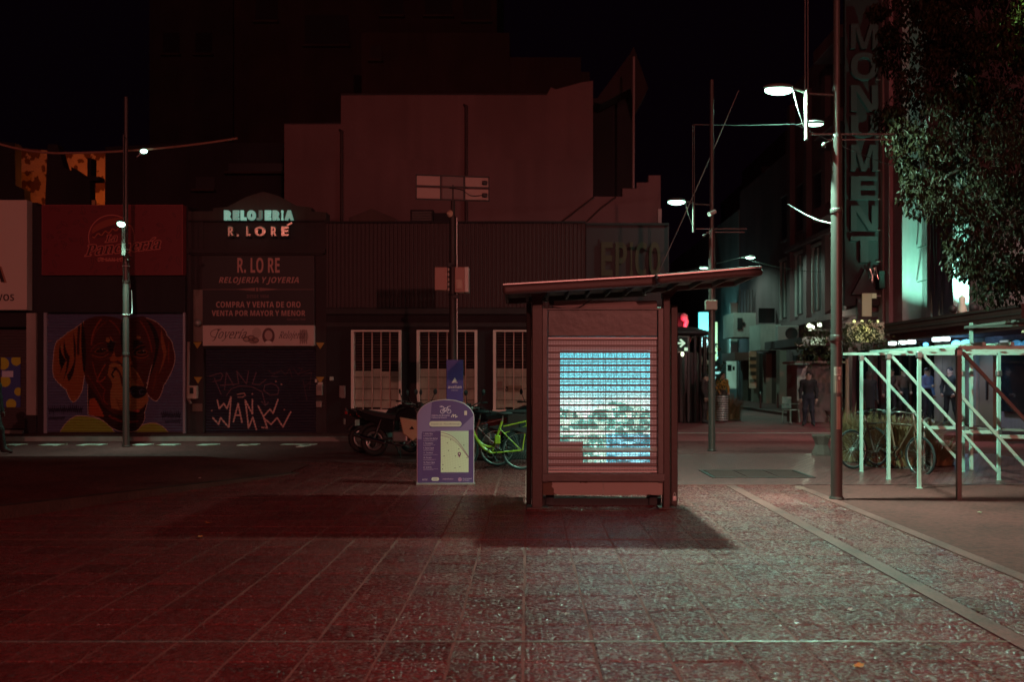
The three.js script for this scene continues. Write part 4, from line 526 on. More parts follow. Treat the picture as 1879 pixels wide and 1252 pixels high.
// metal letters on the jeweller's parapet
const font = await new FontLoader().loadAsync('fonts/droid/droid_sans_bold.typeface.json');
function letter(ch, h, depth, wid, bevel = 0) {
  const g = new TextGeometry(ch, { font, size: h, depth, curveSegments: 6, bevelEnabled: bevel > 0, bevelThickness: bevel * 1.3, bevelSize: bevel, bevelSegments: 3 }); g.computeBoundingBox(); const b = g.boundingBox, k = wid / (b.max.x - b.min.x);
  return uvm(g.translate(-b.min.x, -b.min.y, 0).scale(k, h / (b.max.y - b.min.y), 1));
}
{
  const neon = [0.5, 0.32, 0.6, 0.45, 0.12, 0.55, 0.4, 0.58, 0.36].map((k) => glow([0.36, 0.8, 0.62], k * 0.8, { color: 0x8a8a84 }));  // emission stands in for lamp reflections on the metal letters, no neon tubes
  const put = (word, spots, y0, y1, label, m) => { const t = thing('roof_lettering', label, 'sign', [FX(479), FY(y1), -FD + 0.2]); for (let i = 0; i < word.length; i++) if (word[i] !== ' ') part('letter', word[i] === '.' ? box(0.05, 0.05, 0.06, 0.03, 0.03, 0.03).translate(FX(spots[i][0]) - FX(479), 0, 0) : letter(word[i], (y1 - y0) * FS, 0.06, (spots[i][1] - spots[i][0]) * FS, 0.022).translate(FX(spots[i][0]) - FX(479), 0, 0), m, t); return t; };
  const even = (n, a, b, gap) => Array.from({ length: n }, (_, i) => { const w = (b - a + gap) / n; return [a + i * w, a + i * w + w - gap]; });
  const r = put('RELOJERIA', [[417, 430], [433, 444], [447, 457], [459, 474], [476, 486], [491, 502], [505, 518], [521, 524], [527, 543]], 389, 407, 'metal letters RELOJERIA on the dark gable, lamp reflections put in as pale green glow');
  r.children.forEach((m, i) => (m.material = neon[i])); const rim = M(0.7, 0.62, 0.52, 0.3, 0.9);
  put('R.LORE', [[424, 436], [440, 443], [457, 467], [472, 493], [502, 514], [520, 535]], 418, 437, 'outlined letters R. LO RE under the RELOJERIA row on the gable', rim).children.forEach((m) => { m.material = rim; });
  const t = scene.children[scene.children.length - 1]; part('accent', box(0.14, 0.04, 0.06).rotateZ(0.5).translate(FX(536) - FX(479), FY(414) - FY(437), 0.02), rim, t);
}
// ---- ribbed building with windows, and the dark corner with EPICO letters
{
  const g = front('ribbed_building', 'low dark building clad in ribbed metal above three barred windows', 840);
  const z = -0.02, wins = [[646, 736], [766, 875], [906, 1012]];
  part('wall', [g.r(600, 645, 566, 799, 0, -7), g.r(737, 765, 608, 757, 0, -7), g.r(876, 905, 608, 757, 0, -7), g.r(1013, 1226, 566, 799, 0, -7), g.r(645, 1013, 757, 799, 0, -7), g.r(645, 1013, 566, 608, 0, -7), g.r(600, 1226, 412, 566, -0.1, -7)], mat.dark, g.t);
  part('ribbed_cladding', corrugated(g.x(1074) - g.x(600), g.y(411) - g.y(565), 0.105, 0.035, true, [0, 0, 0.1, 1, 0.55, 1, 0.65, 0]).translate(g.x(600), g.y(565), 0.06), M(0.04, 0.022, 0.025, 0.55, 0.2), g.t);
  part('parapet_cap', [g.r(600, 1074, 407.5, 411, 0.14, -0.3), g.r(1074, 1226, 411, 415, 0.16, -0.3)], mat.dark, g.t);
  part('canopy_band', [g.r(600, 1074, 566, 577, 0.12, 0), g.r(600, 1020, 592, 600, 0.04, 0)], mat.darkWall, g.t);
  part('corner_panel', g.r(1075, 1226, 415, 565, 0.12, -0.08), M(0.018, 0.014, 0.02, 0.6), g.t);
  const ep = part('letters_board', g.r(1099, 1222, 440, 560, 0.135, 0.122), M(0.017, 0.013, 0.019, 0.6), g.t); 'EPICO'.split('').forEach((c, i) => part('letter', letter(c, 62 * FS, 0.05, (c === 'I' ? 6 : 21) * FS).translate(g.x([1102, 1128, 1154, 1164, 1189][i]), g.y(508), 0.136), M(0.036, 0.032, 0.013, 0.6), ep));
  const wf = M(0.76, 0.66, 0.6, 0.6), paper = [0, 1, 2].map((i) => M(0.86 - i * 0.05, 0.88 - i * 0.05, 0.74 - i * 0.04, 0.85, 0, { map: rep(T.wall, 0.9) })), blind = M(0.12, 0.08, 0.075, 0.6), rodm = M(0.55, 0.36, 0.3, 0.5);
  wins.forEach(([a, b], w) => {
    const win = part('window', [g.r(a - 1, a + 4, 606, 752, 0.05, -0.2), g.r(b - 4, b + 1, 606, 752, 0.05, -0.2), g.r(a + 4, b - 4, 606, 609, 0.045, -0.2)], wf, g.t);
    part('sill', g.r(a - 2, b + 2, 752, 757.5, 0.12, -0.2), wf, win);
    const inside = [g.r(a + 4, b - 4, 609, 752, -0.45, -0.5)]; part('back', inside, M(0.03, 0.024, 0.024, 0.8), win);
    part('blind', Array.from({ length: 15 }, (_, i) => g.r(a + 4, b - 4, 611 + i * 5, 613.2 + i * 5, -0.2, -0.215)), blind, win).userData.kind = 'stuff';
    const n = w === 0 ? 5 : 6, pw = (b - a - 8) / n, top = [[681, 681, 677, 682, 682], [677, 677, 677, 690, 690, 677], [676, 676, 677, 677, 677, 676]][w];
    for (let i = 0; i < n; i++) {
      part('paper_panel', g.r(a + 4.4 + i * pw, a + 3.8 + (i + 1) * pw, top[i], 748 + (hash(i, w, 4) > 0.5 ? 2 : 0), -0.125, -0.135), paper[Math.floor(hash(i, w, 9) * 3)], win);
      if (i) part('window_bar', g.r(a + 3.2 + i * pw, a + 4.8 + i * pw, 609, 752, 0.0, -0.03), rodm, win);
    }
    part('cross_rod', [633, 660, 692, 713, 734].map((q) => g.r(a + 4, b - 4, q, q + 1.0, -0.035, -0.05)), M(0.1, 0.07, 0.06, 0.5), win);
    part('pane', g.r(a + 4.05, b - 4.05, 609.2, 751.8, -0.1, -0.1005), mat.pane, win);
    if (w === 2) part('sticker', [g.r(912, 922, 700, 718, -0.11, -0.124)], M(0.4, 0.28, 0.24, 0.7), win), part('printed_mark', panel(34 * FS, 12 * FS, g.x(940), g.y(714), -0.12), printed(canvas(340, 120, (c, W, H) => { c.fillStyle = '#a89c84'; c.fillRect(0, 0, W, H); c.fillStyle = '#2a1a1a'; c.fillRect(20, 18, 70, 84); c.fillStyle = '#a89c84'; c.fillRect(34, 30, 20, 20); c.fillRect(56, 62, 22, 22); c.fillStyle = '#2a1a1a'; c.font = 'bold 88px sans-serif'; c.fillText('mí', 180, 92); }), 0.7), win);
  });
  part('wall_switch', [rbox(7 * FS, 7 * FS, 0.03, 0.006, g.x(609), g.y(695), 0.016)], mat.whitePaint, g.t); part('intercom', [rbox(11 * FS, 22 * FS, 0.07, 0.015, g.x(629), g.y(719), 0.036, 2), rbox(7 * FS, 8 * FS, 0.03, 0.006, g.x(629.5), g.y(716), 0.085), rbox(8 * FS, 4 * FS, 0.03, 0.006, g.x(631), g.y(729), 0.085)], M(0.2, 0.15, 0.14, 0.5), g.t);
  // the white post on the right corner of the roof
  // ---- party walls, pipes and roofs behind
  const d = 34, u = front('party_wall', 'broad bare reddish wall rising behind the ribbed building', 840, d);
  part('wall', prism([[522, 430], [522, 228], [626, 228], [626, 175], [1004, 173], [1011, 160], [1020, 164], [1068, 151], [1088, 148], [1088, 361], [1142, 361], [1142, 346], [1168, 346], [1168, 335], [1190, 335], [1190, 322], [1212, 322], [1212, 430]].map(([p, q]) => [u.x(p), u.y(q)]), 0.5, -0.5), M(0.25, 0.14, 0.145, 0.92, 0, { map: rep(T.wall, 9), bumpMap: rep(T.fine, 1.4), bumpScale: 0.006 }), u.t);
  part('coping', [u.r(522, 626, 226, 228, 0.04, -0.5), u.r(626, 1004, 172, 174.5, 0.04, -0.5)], mat.darkWall, u.t);
  for (const [p, a] of [[628, 243], [856, 197]]) part('drain_pipe', [rod([u.x(p), u.y(a), 0.08], [u.x(p), u.y(420), 0.08], 0.055), rod([u.x(p), u.y(a), 0.08], [u.x(p) - 0.1, u.y(a) + 0.1, -0.05], 0.05), ball(0.06, u.x(p), u.y(a), 0.08)], M(0.06, 0.035, 0.035, 0.7), u.t);
  part('corner_post', u.r(1207, 1213.5, 384, 430, 0.05, -0.02), M(0.45, 0.4, 0.38, 0.8), u.t);
  part('wall_cable', [wire([[u.x(1090), u.y(362), 0.03], [u.x(1060), u.y(385), 0.03], [u.x(1030), u.y(408), 0.03]], 0.03), wire([[u.x(1130), u.y(362), 0.03], [u.x(1100), u.y(385), 0.03], [u.x(1076), u.y(408), 0.03]], 0.03)], M(0.05, 0.03, 0.03, 0.8), u.t);
  const rs = front('roof_machine', 'dark air handling boxes on the roof left of the slim post', 790, 31, 'machine'); part('box', [rs.r(753, 795, 385, 411, 0, -1), rs.r(796, 826, 390, 411, -0.1, -1)], mat.dark, rs.t); part('grille', corrugated(36 * rs.s, 18 * rs.s, 0.07, 0.03, false).translate(rs.x(756), rs.y(406), 0.005), mat.darkMetal, rs.t);
  const sd = front('shed_roof', 'low pitched shed roof peeping over the ribbed parapet', 680, 30, 'building'); part('gable', prism([[640, 415], [640, 400], [682, 383], [726, 401], [726, 415]].map(([p, q]) => [sd.x(p), sd.y(q)]), 2, -2), plaster(0.13, 0.08, 0.075), sd.t);
  const tb = front('back_building', 'dark narrow building behind the notch in the bare wall, with a jutting eave', 1120, 38); part('wall', [tb.r(1080, 1160, 180, 500, 0, -5)], mat.dark, tb.t); part('eave', prism([[1086, 205], [1150, 118], [1156, 106], [1182, 180], [1160, 222], [1150, 180], [1098, 208]].map(([p, q]) => [tb.x(p), tb.y(q)]), 1.2, 0.1), plaster(0.045, 0.025, 0.028), tb.t);
  single('roof_pole', rod(at(1162, 346, 33.9).toArray(), at(1163, 104, 33.9).toArray(), 0.045, 8), M(0.3, 0.2, 0.2, 0.5), 'thin pole standing on the stepped end of the bare wall', 'pole');
  const far = (name, label, px, d, boxes, m, wins = []) => { const o = front(name, label, px, d); part('wall', boxes.map(([a, b, y0, dep]) => o.r(a, b, y0, 900, 0, -dep)), m, o.t); for (const [a, b, y0, y1] of wins) { const w = part('window', o.r(a, b, y0, y1, 0.03, -0.2), M(0.03, 0.025, 0.03, 0.3), o.t); part('ledge', o.r(a - 3, b + 3, y1, y1 + 4, 0.4, -0.1), plaster(0.07, 0.045, 0.04), w); } return o; };
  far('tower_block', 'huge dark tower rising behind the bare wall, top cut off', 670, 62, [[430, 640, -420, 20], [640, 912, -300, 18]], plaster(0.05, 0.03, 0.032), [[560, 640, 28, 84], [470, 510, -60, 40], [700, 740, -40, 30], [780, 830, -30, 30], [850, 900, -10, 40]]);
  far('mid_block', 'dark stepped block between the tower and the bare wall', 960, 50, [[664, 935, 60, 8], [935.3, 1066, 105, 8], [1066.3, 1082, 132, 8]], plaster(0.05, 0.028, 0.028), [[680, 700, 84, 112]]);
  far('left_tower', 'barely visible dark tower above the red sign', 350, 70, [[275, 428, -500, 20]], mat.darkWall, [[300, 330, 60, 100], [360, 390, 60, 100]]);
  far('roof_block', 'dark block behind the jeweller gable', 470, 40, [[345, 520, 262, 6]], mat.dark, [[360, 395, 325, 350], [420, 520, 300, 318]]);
  // ---- the amber lit ruin above the red sign
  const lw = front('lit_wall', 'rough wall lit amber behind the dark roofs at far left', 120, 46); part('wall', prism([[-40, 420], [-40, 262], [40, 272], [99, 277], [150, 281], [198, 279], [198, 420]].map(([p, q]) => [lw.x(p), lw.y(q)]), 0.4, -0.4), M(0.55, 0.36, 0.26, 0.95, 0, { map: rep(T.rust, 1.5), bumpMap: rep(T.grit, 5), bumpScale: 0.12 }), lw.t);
  const hs = front('roofline', 'black broken roofline in front of the amber lit wall', 120, 40); part('wall', [prism([[-80, 420], [-80, 255], [40, 268], [41, 345], [57, 352], [57, 420]], 0.5), prism([[93, 420], [99, 270], [117, 270], [129, 312], [142, 318], [142, 311], [165, 327], [171, 328], [171, 295], [178, 295], [178, 327], [193, 329], [193, 336], [176, 336], [176, 420]], 0.5), prism([[193, 420], [194, 270], [345, 262], [345, 420]], 3, -3)].map((g2) => { const p = g2.attributes.position; for (let i = 0; i < p.count; i++) p.setXY(i, hs.x(p.getX(i)), hs.y(p.getY(i))); g2.computeVertexNormals(); return uvm(g2); }), mat.dark, hs.t);
  const al = thing('amber_lamp', 'amber lamp hidden behind the black roofline', 'lamp', at(128, 345, 43).toArray()); part('lamp_glass', ball(0.12), glow([1, 0.35, 0.06], 4), al); part('bracket', rod([0, -0.1, 0], [0, -2.5, 0], 0.04), mat.darkMetal, al);
  const pl = new THREE.PointLight(new THREE.Color().setRGB(1, 0.2, 0.03), 16); pl.castShadow = true; pl.name = 'lamp_beam'; al.add(pl);
  single('cable', [sag(at(-20, 258, 25).toArray(), at(130, 281, 25).toArray(), 0.1, 0.03), sag(at(130, 281, 25).toArray(), at(436, 254, 25).toArray(), 0.08, 0.03)], M(0.3, 0.14, 0.1, 0.7), 'thick sagging cable across the top left over the shops', 'cable');
  const wl = thing('flood_lamp', 'small bright flood lamp hanging from the cable at upper left', 'lamp', at(262, 281, 24.9).toArray()); part('housing', [rbox(0.16, 0.08, 0.12, 0.02, 0, 0.0, 0, 2).rotateZ(0.5), rod([-0.05, -0.02, 0], [-0.14, -0.1, 0], 0.015)], mat.steel, wl); part('lamp_glass', ball(0.07, 0.06, 0.03, 0.06, 1.3, 0.8, 0.6), glow(LED, 6), wl);
}

// ------------------------------------------------------------------ right side of the walking street: facades along x = 13.2
const RX = 13.2, dAt = (px, x = RX) => x * F / (px - CX), hAt = (py, d) => CAM - (py - HY) / F * d;
function sideThing(name, label, d, category = 'building', x = RX) { const t = thing(name, label, category, [x, 0, -d]); return { t, r: (x0, x1, y0, y1, d0, d1) => span(x0 - x, x1 - x, y0, y1, d - d0, d - d1) }; }
{
  // cinema with its canopy
  const d0 = 25.2, d1 = 36.9, c = sideThing('cinema_building', 'tall pale cinema facade with flood lit niches above a deep canopy', 31);
  const pale = plaster(0.44, 0.27, 0.31), a = dAt(1655), b = dAt(1700), e = dAt(1747), f = dAt(1777);
  part('wall', [c.r(RX, RX + 6, 3.2, 17, a, d1), c.r(RX + 0.7, RX + 6, 3.2, 17, b, a - 0.003), c.r(RX, RX + 6, 3.2, 17, e, b - 0.003), c.r(RX + 0.7, RX + 6, 3.2, 17, f, e - 0.003), c.r(RX, RX + 6, 3.2, 17, d0, f - 0.003), c.r(RX + 0.3, RX + 6, 0, 3.197, d0, d1)], pale, c.t);
  part('pilaster', c.r(RX - 0.14, RX, 3.3, 17, d1 - 0.9, d1 - 0.1), pale, c.t);
  for (const [p, m] of [[1668, -0.04], [1683, -0.1]]) part('niche_rib', c.r(RX + 0.45, RX + 0.7, 3.4, 17, dAt(p, RX + 0.6) + 0.1, dAt(p, RX + 0.6) - 0.1), pale, c.t);
  part('drain_pipe', [rod([0.6, 6.4, 31 - dAt(1664, RX + 0.6)], [0.6, 14, 31 - dAt(1664, RX + 0.6)], 0.09), rod([0.6, 3.5, 31 - dAt(1665, RX + 0.6)], [0.6, 6.2, 31 - dAt(1665, RX + 0.6)], 0.03, 6)], mat.black, c.t);
  part('wall_floodlight', [ball(0.12, 0.55, 6.05, 31 - dAt(1664, RX + 0.6), 1, 0.8, 1.2)], mat.black, c.t);
  part('grid_rod', [4.9, 6.1, 7.2].map((y) => rod([0.5, y, 31 - a + 0.1], [0.5, y, 31 - b - 0.1], 0.02, 6)), mat.darkMetal, c.t);
  const canopy = part('canopy', [c.r(11.6, RX - 0.003, 2.95, 3.3, 23.4, 32.4), c.r(11.75, RX - 0.004, 2.72, 2.947, 23.5, 32.3)], plaster(0.16, 0.06, 0.058), c.t);
  part('fascia_line', [c.r(11.57, 11.6, 3.22, 3.27, 23.4, 32.4), c.r(11.58, 11.6, 3.05, 3.09, 23.4, 32.4)], plaster(0.13, 0.08, 0.08), canopy);
  [[1637, 11.85], [1655, 11.9], [1672, 11.95], [1718, 11.85], [1734, 11.95]].forEach(([p, x]) => { const d = dAt(p, x); part('downlight', rbox(0.22, 0.12, 0.2, 0.03, x - RX, 2.655, 31 - d), glow([0.75, 1, 0.95], 3), canopy); });
  for (const [p, x] of [[1655, 12.0], [1726, 12.0]]) { const l = new THREE.SpotLight(new THREE.Color().setRGB(0.6, 0.75, 1), 5, 0, 1.2, 0.5, 2); l.position.set(x - RX, 2.64, 31 - dAt(p, x)); l.target.position.set(x - RX + 0.3, 0, 31 - dAt(p, x)); l.castShadow = true; l.name = 'downlight_beam'; c.t.add(l, l.target); }
  for (const [p, k] of [[1754, 1], [1773, 1.4], [1698, 0.6]]) { const d = dAt(p, 12.5); part('blue_lamp', ball(0.13 * k, -0.7, 2.66 - 0.12 * k, 31 - d, 1, 0.8, 1.2), glow([0.12, 0.55, 1], 3), canopy); }
  const bl = new THREE.PointLight(new THREE.Color().setRGB(0.15, 0.6, 1), 1.2); bl.position.set(-0.9, 2.35, 31 - dAt(1760, 12.4)); bl.castShadow = true; bl.name = 'blue_beam'; c.t.add(bl);
  // ground floor: entrance, stone pier of vertical planks, door
  part('entrance_glass', [c.r(RX + 0.2, RX + 0.29, 0.15, 2.7, dAt(1712), d1)], mat.glass, c.t);
  part('entrance_frame', [0, 1, 2, 3, 4].map((i) => c.r(RX + 0.14, RX + 0.3, 0.13, 2.72, 33 + i * 0.9, 33.08 + i * 0.9)), mat.darkMetal, c.t);
  const q0 = dAt(1712), q1 = dAt(1788), n = 9, pier = M(0.42, 0.36, 0.31, 0.55, 0, { map: rep(T.wall, 1.1) });
  for (let i = 0; i < n; i++) { const u = q0 + (q1 - q0) * i / n, v = q0 + (q1 - q0) * (i + 1) / n; part('plank', c.r(RX + 0.02 + 0.012 * hash(i, 2, 3), RX + 0.29, 0.13, 2.72, u - 0.006, v + 0.006), pier, c.t); }
  part('door', c.r(RX + 0.1, RX + 0.29, 0.13, 2.5, dAt(1815), dAt(1790)), M(0.28, 0.17, 0.12, 0.5), c.t); part('door_handle', c.r(RX + 0.04, RX + 0.09, 0.9, 1.5, dAt(1806) + 0.03, dAt(1806) - 0.03), mat.black, c.t);
  part('shop_window', c.r(RX + 0.18, RX + 0.29, 0.6, 2.6, d0, dAt(1822)), mat.glass, c.t);
  for (const [p, k, h] of [[1694, 90, 3.5], [1768, 110, 3.5]]) {
    const x = RX + 0.3, d = (p < 1700 ? 33.3 : 30.1), t = part('floodlight', rbox(0.2, 0.12, 0.3, 0.02, x - RX, h - 0.06, 31 - d), mat.black, c.t); part('flood_glass', rbox(0.14, 0.03, 0.24, 0.01, x - RX, h + 0.016, 31 - d), glow([0.2, 1, 0.62], 6), t);
    const l = new THREE.SpotLight(new THREE.Color().setRGB(0.2, 1, 0.62), k * 1.9, 0, 0.74, 0.7, 2); l.position.set(x - RX, h + 0.05, 31 - d); l.target.position.set(x - RX + 0.45, h + 2.4, 31 - d - 1.5); l.castShadow = true; l.shadow.radius = 3; l.name = 'flood_beam'; c.t.add(l, l.target);
  }
  // glossy creased film hung between the niches
  const fg = new THREE.PlaneGeometry(1, 1, 30, 40), p = fg.attributes.position, e0 = dAt(1703, RX - 0.1), e1 = dAt(1746, RX - 0.1);
  for (let i = 0; i < p.count; i++) { const u = p.getX(i) + 0.5, v = p.getY(i) + 0.5; p.setXYZ(i, RX - 0.06 + 0.05 * (vnoise(u * 6, v * 3, 64, 91) - 0.5) + 0.02 * Math.sin(u * 40 + 5 * v) * v, 3.4 + v * 4.6, -(e0 + (e1 - e0) * u)); }
  fg.computeVertexNormals(); single('plastic_film', fg, M(0.1, 0.075, 0.11, 0.16, 0.2, { side: THREE.DoubleSide }), 'dark glossy plastic film hung on the cinema wall between the lit niches', 'film');
  const pm = at(1765, 565, 29.2), mh = thing('rooftop_ornament', 'small pale figure with dark round pads standing on the canopy edge', 'ornament', [12.3, 3.3, -dAt(1765, 12.3)]); part('body', lathe([[0, 0], [0.14, 0.01], [0.12, 0.2], [0.07, 0.36], [0.1, 0.5], [0, 0.6]], 12), M(0.65, 0.7, 0.6, 0.6), mh); part('pad', ball(0.12, -0.3, 0.18, 0.1), mat.black, mh); part('pad', ball(0.13, 0.34, 0.22, 0), mat.black, mh);
  const g = thing('blade_sign', 'tall blade sign reading MONUMENTAL down the edge of the cinema', 'sign', [12.4, 0, -36.6]), X = (q) => (q - CX) / F * 36.6 - 12.4, Y = (q) => hAt(q, 36.6);
  part('backing', span(X(1552), X(1616), Y(560), Y(-10), -0.35, -0.15), M(0.03, 0.018, 0.024, 0.7), g); part('frame_post', span(X(1617), X(1627), Y(592), Y(-10), -0.3, 0.1), plaster(0.36, 0.27, 0.27), g);
  const lm = M(0.055, 0.036, 0.044, 0.6, 0.1); [['M', 44, 90], ['O', 97, 147], ['N', 157, 205], ['U', 212, 252], ['M', 266, 314], ['E', 324, 367], ['N', 378, 424], ['T', 434, 482], ['A', 492, 545]].forEach(([ch, y0, y1], i) => {
    if (ch === 'A') part('letter', prism([[X(1562), Y(541)], [X(1586), Y(494)], [X(1609), Y(541)]], 0.2, -0.14), lm, g); else part('letter', letter(ch, Y(y0) - Y(y1), 0.2, X(1609) - X(1560), 0).translate(X(1560), Y(y1), -0.14), lm, g);
    part('bracket', span(X(1609), X(1617.5), Y(y1 - 2) - 0.02, Y(y1 - 2) + 0.02, -0.1, -0.06), mat.steel, g); });
  part('letter', letter('L', 0.85, 0.2, 0.75, 0).translate(X(1572), Y(589), -0.14), lm, g);
  part('sign_window', span(X(1580), X(1597), Y(581), Y(539), 0.07, 0.11), glow([0.5, 0.42, 0.16], 0.16), g); part('sign_lamp', span(X(1598), X(1606), Y(548), Y(539), 0.07, 0.1), glow([0.6, 0.6, 0.3], 0.25), g);
  part('glint', Array.from({ length: 12 }, (_, i) => rod([X(1590 + rr(0, 16)), Y(486 + rr(0, 20)), 0.2], [X(1590 + rr(0, 18)), Y(508 + rr(0, 14)), 0.22], 0.02, 5)), mat.chrome, g);
  part('speaker_box', span(X(1608), X(1632), Y(530), Y(499), -0.2, 0.3), mat.black, g);
  single('banner', [span(at(1552, 0, 33.6).x, at(1622, 0, 33.6).x, hAt(628, 33.6), hAt(592, 33.6), -33.6, -33.66)], textMat((q, w, h) => { q.fillStyle = '#c9c6b4'; q.fillRect(0, 0, w, h); q.fillStyle = '#8d6a4a'; q.beginPath(); q.ellipse(w * 0.62, h * 0.62, 40, 60, 0.2, 0, 7); q.fill(); q.fillStyle = '#9b8b84'; q.fillRect(w * 0.75, h * 0.5, 80, 10); q.fillRect(w * 0.75, h * 0.62, 50, 8); }, 512, 256), 'pale printed banner lit yellow along its top, under the blade sign', 'banner');
  { const l = new THREE.SpotLight(new THREE.Color().setRGB(0.8, 0.9, 0.25), 1.6, 0, 1.1, 0.8, 2), t = thing('banner_lamps', 'row of small yellow lamps along the top of the pale banner', 'lamp', [at(1590, 0, 33.2).x, hAt(590, 33.2), -33.2]); part('rail', span(-0.5, 0.5, 0.04, 0.07, -0.03, 0.03), mat.darkMetal, t); for (let i = 0; i < 4; i++) part('lamp_glass', ball(0.045, -0.42 + i * 0.26, 0.0, 0), glow([0.9, 1, 0.35], 1.6), t); l.position.set(0, -0.06, 0); l.target.position.set(0, -1, -0.5); l.castShadow = true; l.name = 'banner_beam'; t.add(l, l.target); }
  // next building along the street
  const k = sideThing('street_building', 'old dark building with tall windows between cinema and balconies', 44);
  const wl = plaster(0.26, 0.15, 0.17), w0 = 37.2, w1 = 50; part('wall', [k.r(RX, RX + 6, 0, 16, w0, w1)], wl, k.t);
  for (let i = 0; i < 5; i++) { const d = w0 + 0.4 + i * 2.9; part('pilaster', k.r(RX - 0.25, RX + 0.003, 4.2, 15, d, d + 0.55), wl, k.t);
    const win = part('window', k.r(RX - 0.04, RX + 0.002, 4.6, 7.4, d + 1.0, d + 2.4), M(0.07, 0.055, 0.06, 0.3), k.t); part('frame', [k.r(RX - 0.12, RX - 0.003, 4.5, 7.5, d + 0.9, d + 1.0), k.r(RX - 0.12, RX - 0.003, 4.5, 7.5, d + 2.4, d + 2.5), k.r(RX - 0.1, RX - 0.042, 4.6, 7.4, d + 1.66, d + 1.74), k.r(RX - 0.14, RX - 0.004, 7.5, 7.62, d + 0.8, d + 2.6)], plaster(0.5, 0.45, 0.46), win);
    const up = part('window', k.r(RX - 0.04, RX + 0.002, 8.6, 10.8, d + 1.0, d + 2.4), M(0.05, 0.04, 0.045, 0.3), k.t); part('frame', [k.r(RX - 0.1, RX - 0.003, 8.5, 8.6, d + 0.9, d + 2.5), k.r(RX - 0.1, RX - 0.003, 10.8, 10.9, d + 0.9, d + 2.5)], wl, up); }
  for (const y of [8.0, 11.4, 14.6]) part('balcony_slab', k.r(RX - 1.3, RX - 0.002, y, y + 0.5, 38.2, 41.5), wl, k.t);
  part('cornice', [k.r(RX - 0.4, RX + 0.001, 4.0, 4.25, w0 + 0.1, w1), k.r(RX - 0.35, RX + 0.001, 7.75, 7.95, w0 + 0.1, w1)], wl, k.t);
  part('shop_front', k.r(RX - 0.03, RX + 0.003, 0.1, 2.6, w0 + 0.2, w1 - 0.2), mat.glass, k.t); for (let i = 0; i < 6; i++) part('column', k.r(RX - 0.2, RX - 0.031, 0.05, 2.8, w0 + 0.3 + i * 2.4, w0 + 0.85 + i * 2.4), wl, k.t);
  const aw = part('awning', k.r(11.3, RX - 0.003, 2.85, 3.2, 41, 47.5), plaster(0.2, 0.15, 0.18), k.t); part('bulb', [[1481, 598], [1487, 600], [1501, 597]].map(([q, y]) => ball(0.09, (q - CX) / F * 41 - RX, hAt(y, 41), 3.2)), glow([0.85, 1, 0.7], 4), aw); part('lamp_rail', k.r(11.5, RX - 0.1, 3.46, 3.52, 40.9, 41), mat.darkMetal, aw);
  part('name_plate', k.r(11.62, 12.25, 2.88, 3.16, 40.92, 40.96), M(0.6, 0.66, 0.62, 0.5), k.t);
  const ac = thing('air_conditioner', 'grey air conditioner standing on the awning by the tall windows', 'air conditioner', [12.3, 3.2, -47.2]); part('case', rbox(1.0, 0.75, 0.4, 0.03, 0, 0.4, 0, 2), M(0.4, 0.34, 0.34, 0.5), ac); part('fan_grille', [ring(0.28, 0.02, 20, 5).translate(0.15, 0.4, 0.21), new THREE.CircleGeometry(0.27, 20).translate(0.15, 0.4, 0.203)], mat.black, ac); part('foot', [box(0.08, 0.04, 0.4, -0.35, 0.015, 0), box(0.08, 0.04, 0.4, 0.35, 0.015, 0)], mat.darkMetal, ac);
  { const l = new THREE.PointLight(new THREE.Color().setRGB(0.8, 1, 0.7), 4); l.position.set((1490 - CX) / F * 41 - RX, hAt(603, 41), 3.3); l.castShadow = true; l.name = 'bulb_beam'; k.t.add(l); }
  // buildings with balconies
  const m = sideThing('balcony_building', 'pale building with two white boxed balconies over dark shop fronts', 57); part('wall', [m.r(RX, RX + 6, 0, 13, 50.2, 62)], plaster(0.2, 0.11, 0.13), m.t);
  const bw = plaster(0.58, 0.56, 0.55);
  part('balcony', [m.r(12.15, RX - 0.002, 2.95, 4.3, 52, 54.6)], bw, m.t, 'nearer white balcony'); part('balcony', [m.r(11.9, RX - 0.002, 3.85, 5.25, 57.6, 60.6)], bw, m.t, 'farther white balcony with a dark emblem');
  part('emblem', [m.r(12.12, 12.4, 4.3, 4.95, 57.55, 57.6), m.r(12.2, 12.55, 4.5, 4.7, 57.56, 57.6)], mat.black, m.t);
  part('railing', Array.from({ length: 6 }, (_, i) => m.r(12.3 + i * 0.18, 12.34 + i * 0.18, 5.25, 6.6, 57.7, 57.74)), mat.darkMetal, m.t); part('number_board', m.r(12.3, 13.15, 4.42, 5.2, 53.0, 53.06), mat.dark, m.t);
  for (let i = 0; i < 4; i++) part('column', m.r(RX - 0.35, RX - 0.003, 0.02, 2.9, 50.8 + i * 2.9, 51.5 + i * 2.9), plaster(0.4, 0.3, 0.27), m.t); part('shop_front', m.r(RX - 0.04, RX + 0.003, 0.05, 2.85, 51.52, 61.5), mat.glass, m.t); part('awning', m.r(11.9, RX - 0.004, 2.5, 2.95, 57.2, 61), M(0.2, 0.08, 0.07, 0.8), m.t);
  const lp = part('lit_panel', m.r(12.5, 12.9, 0.9, 3.0, 56.2, 56.26), glow([0.35, 0.2, 0.06], 0.1), m.t); part('menu_strip', [0, 1, 2, 3].map((i) => m.r(12.52, 12.88, 1.2 + i * 0.42, 1.42 + i * 0.42, 56.15, 56.2)), M(0.4, 0.3, 0.24, 0.6), lp);
  // far lit shops at the street end
  const q = sideThing('lit_shop', 'farthest shop with glowing cyan and green signs behind the lamp post', 66); part('wall', [q.r(RX, RX + 6, 0, 12, 62.2, 92)], plaster(0.3, 0.3, 0.3), q.t);
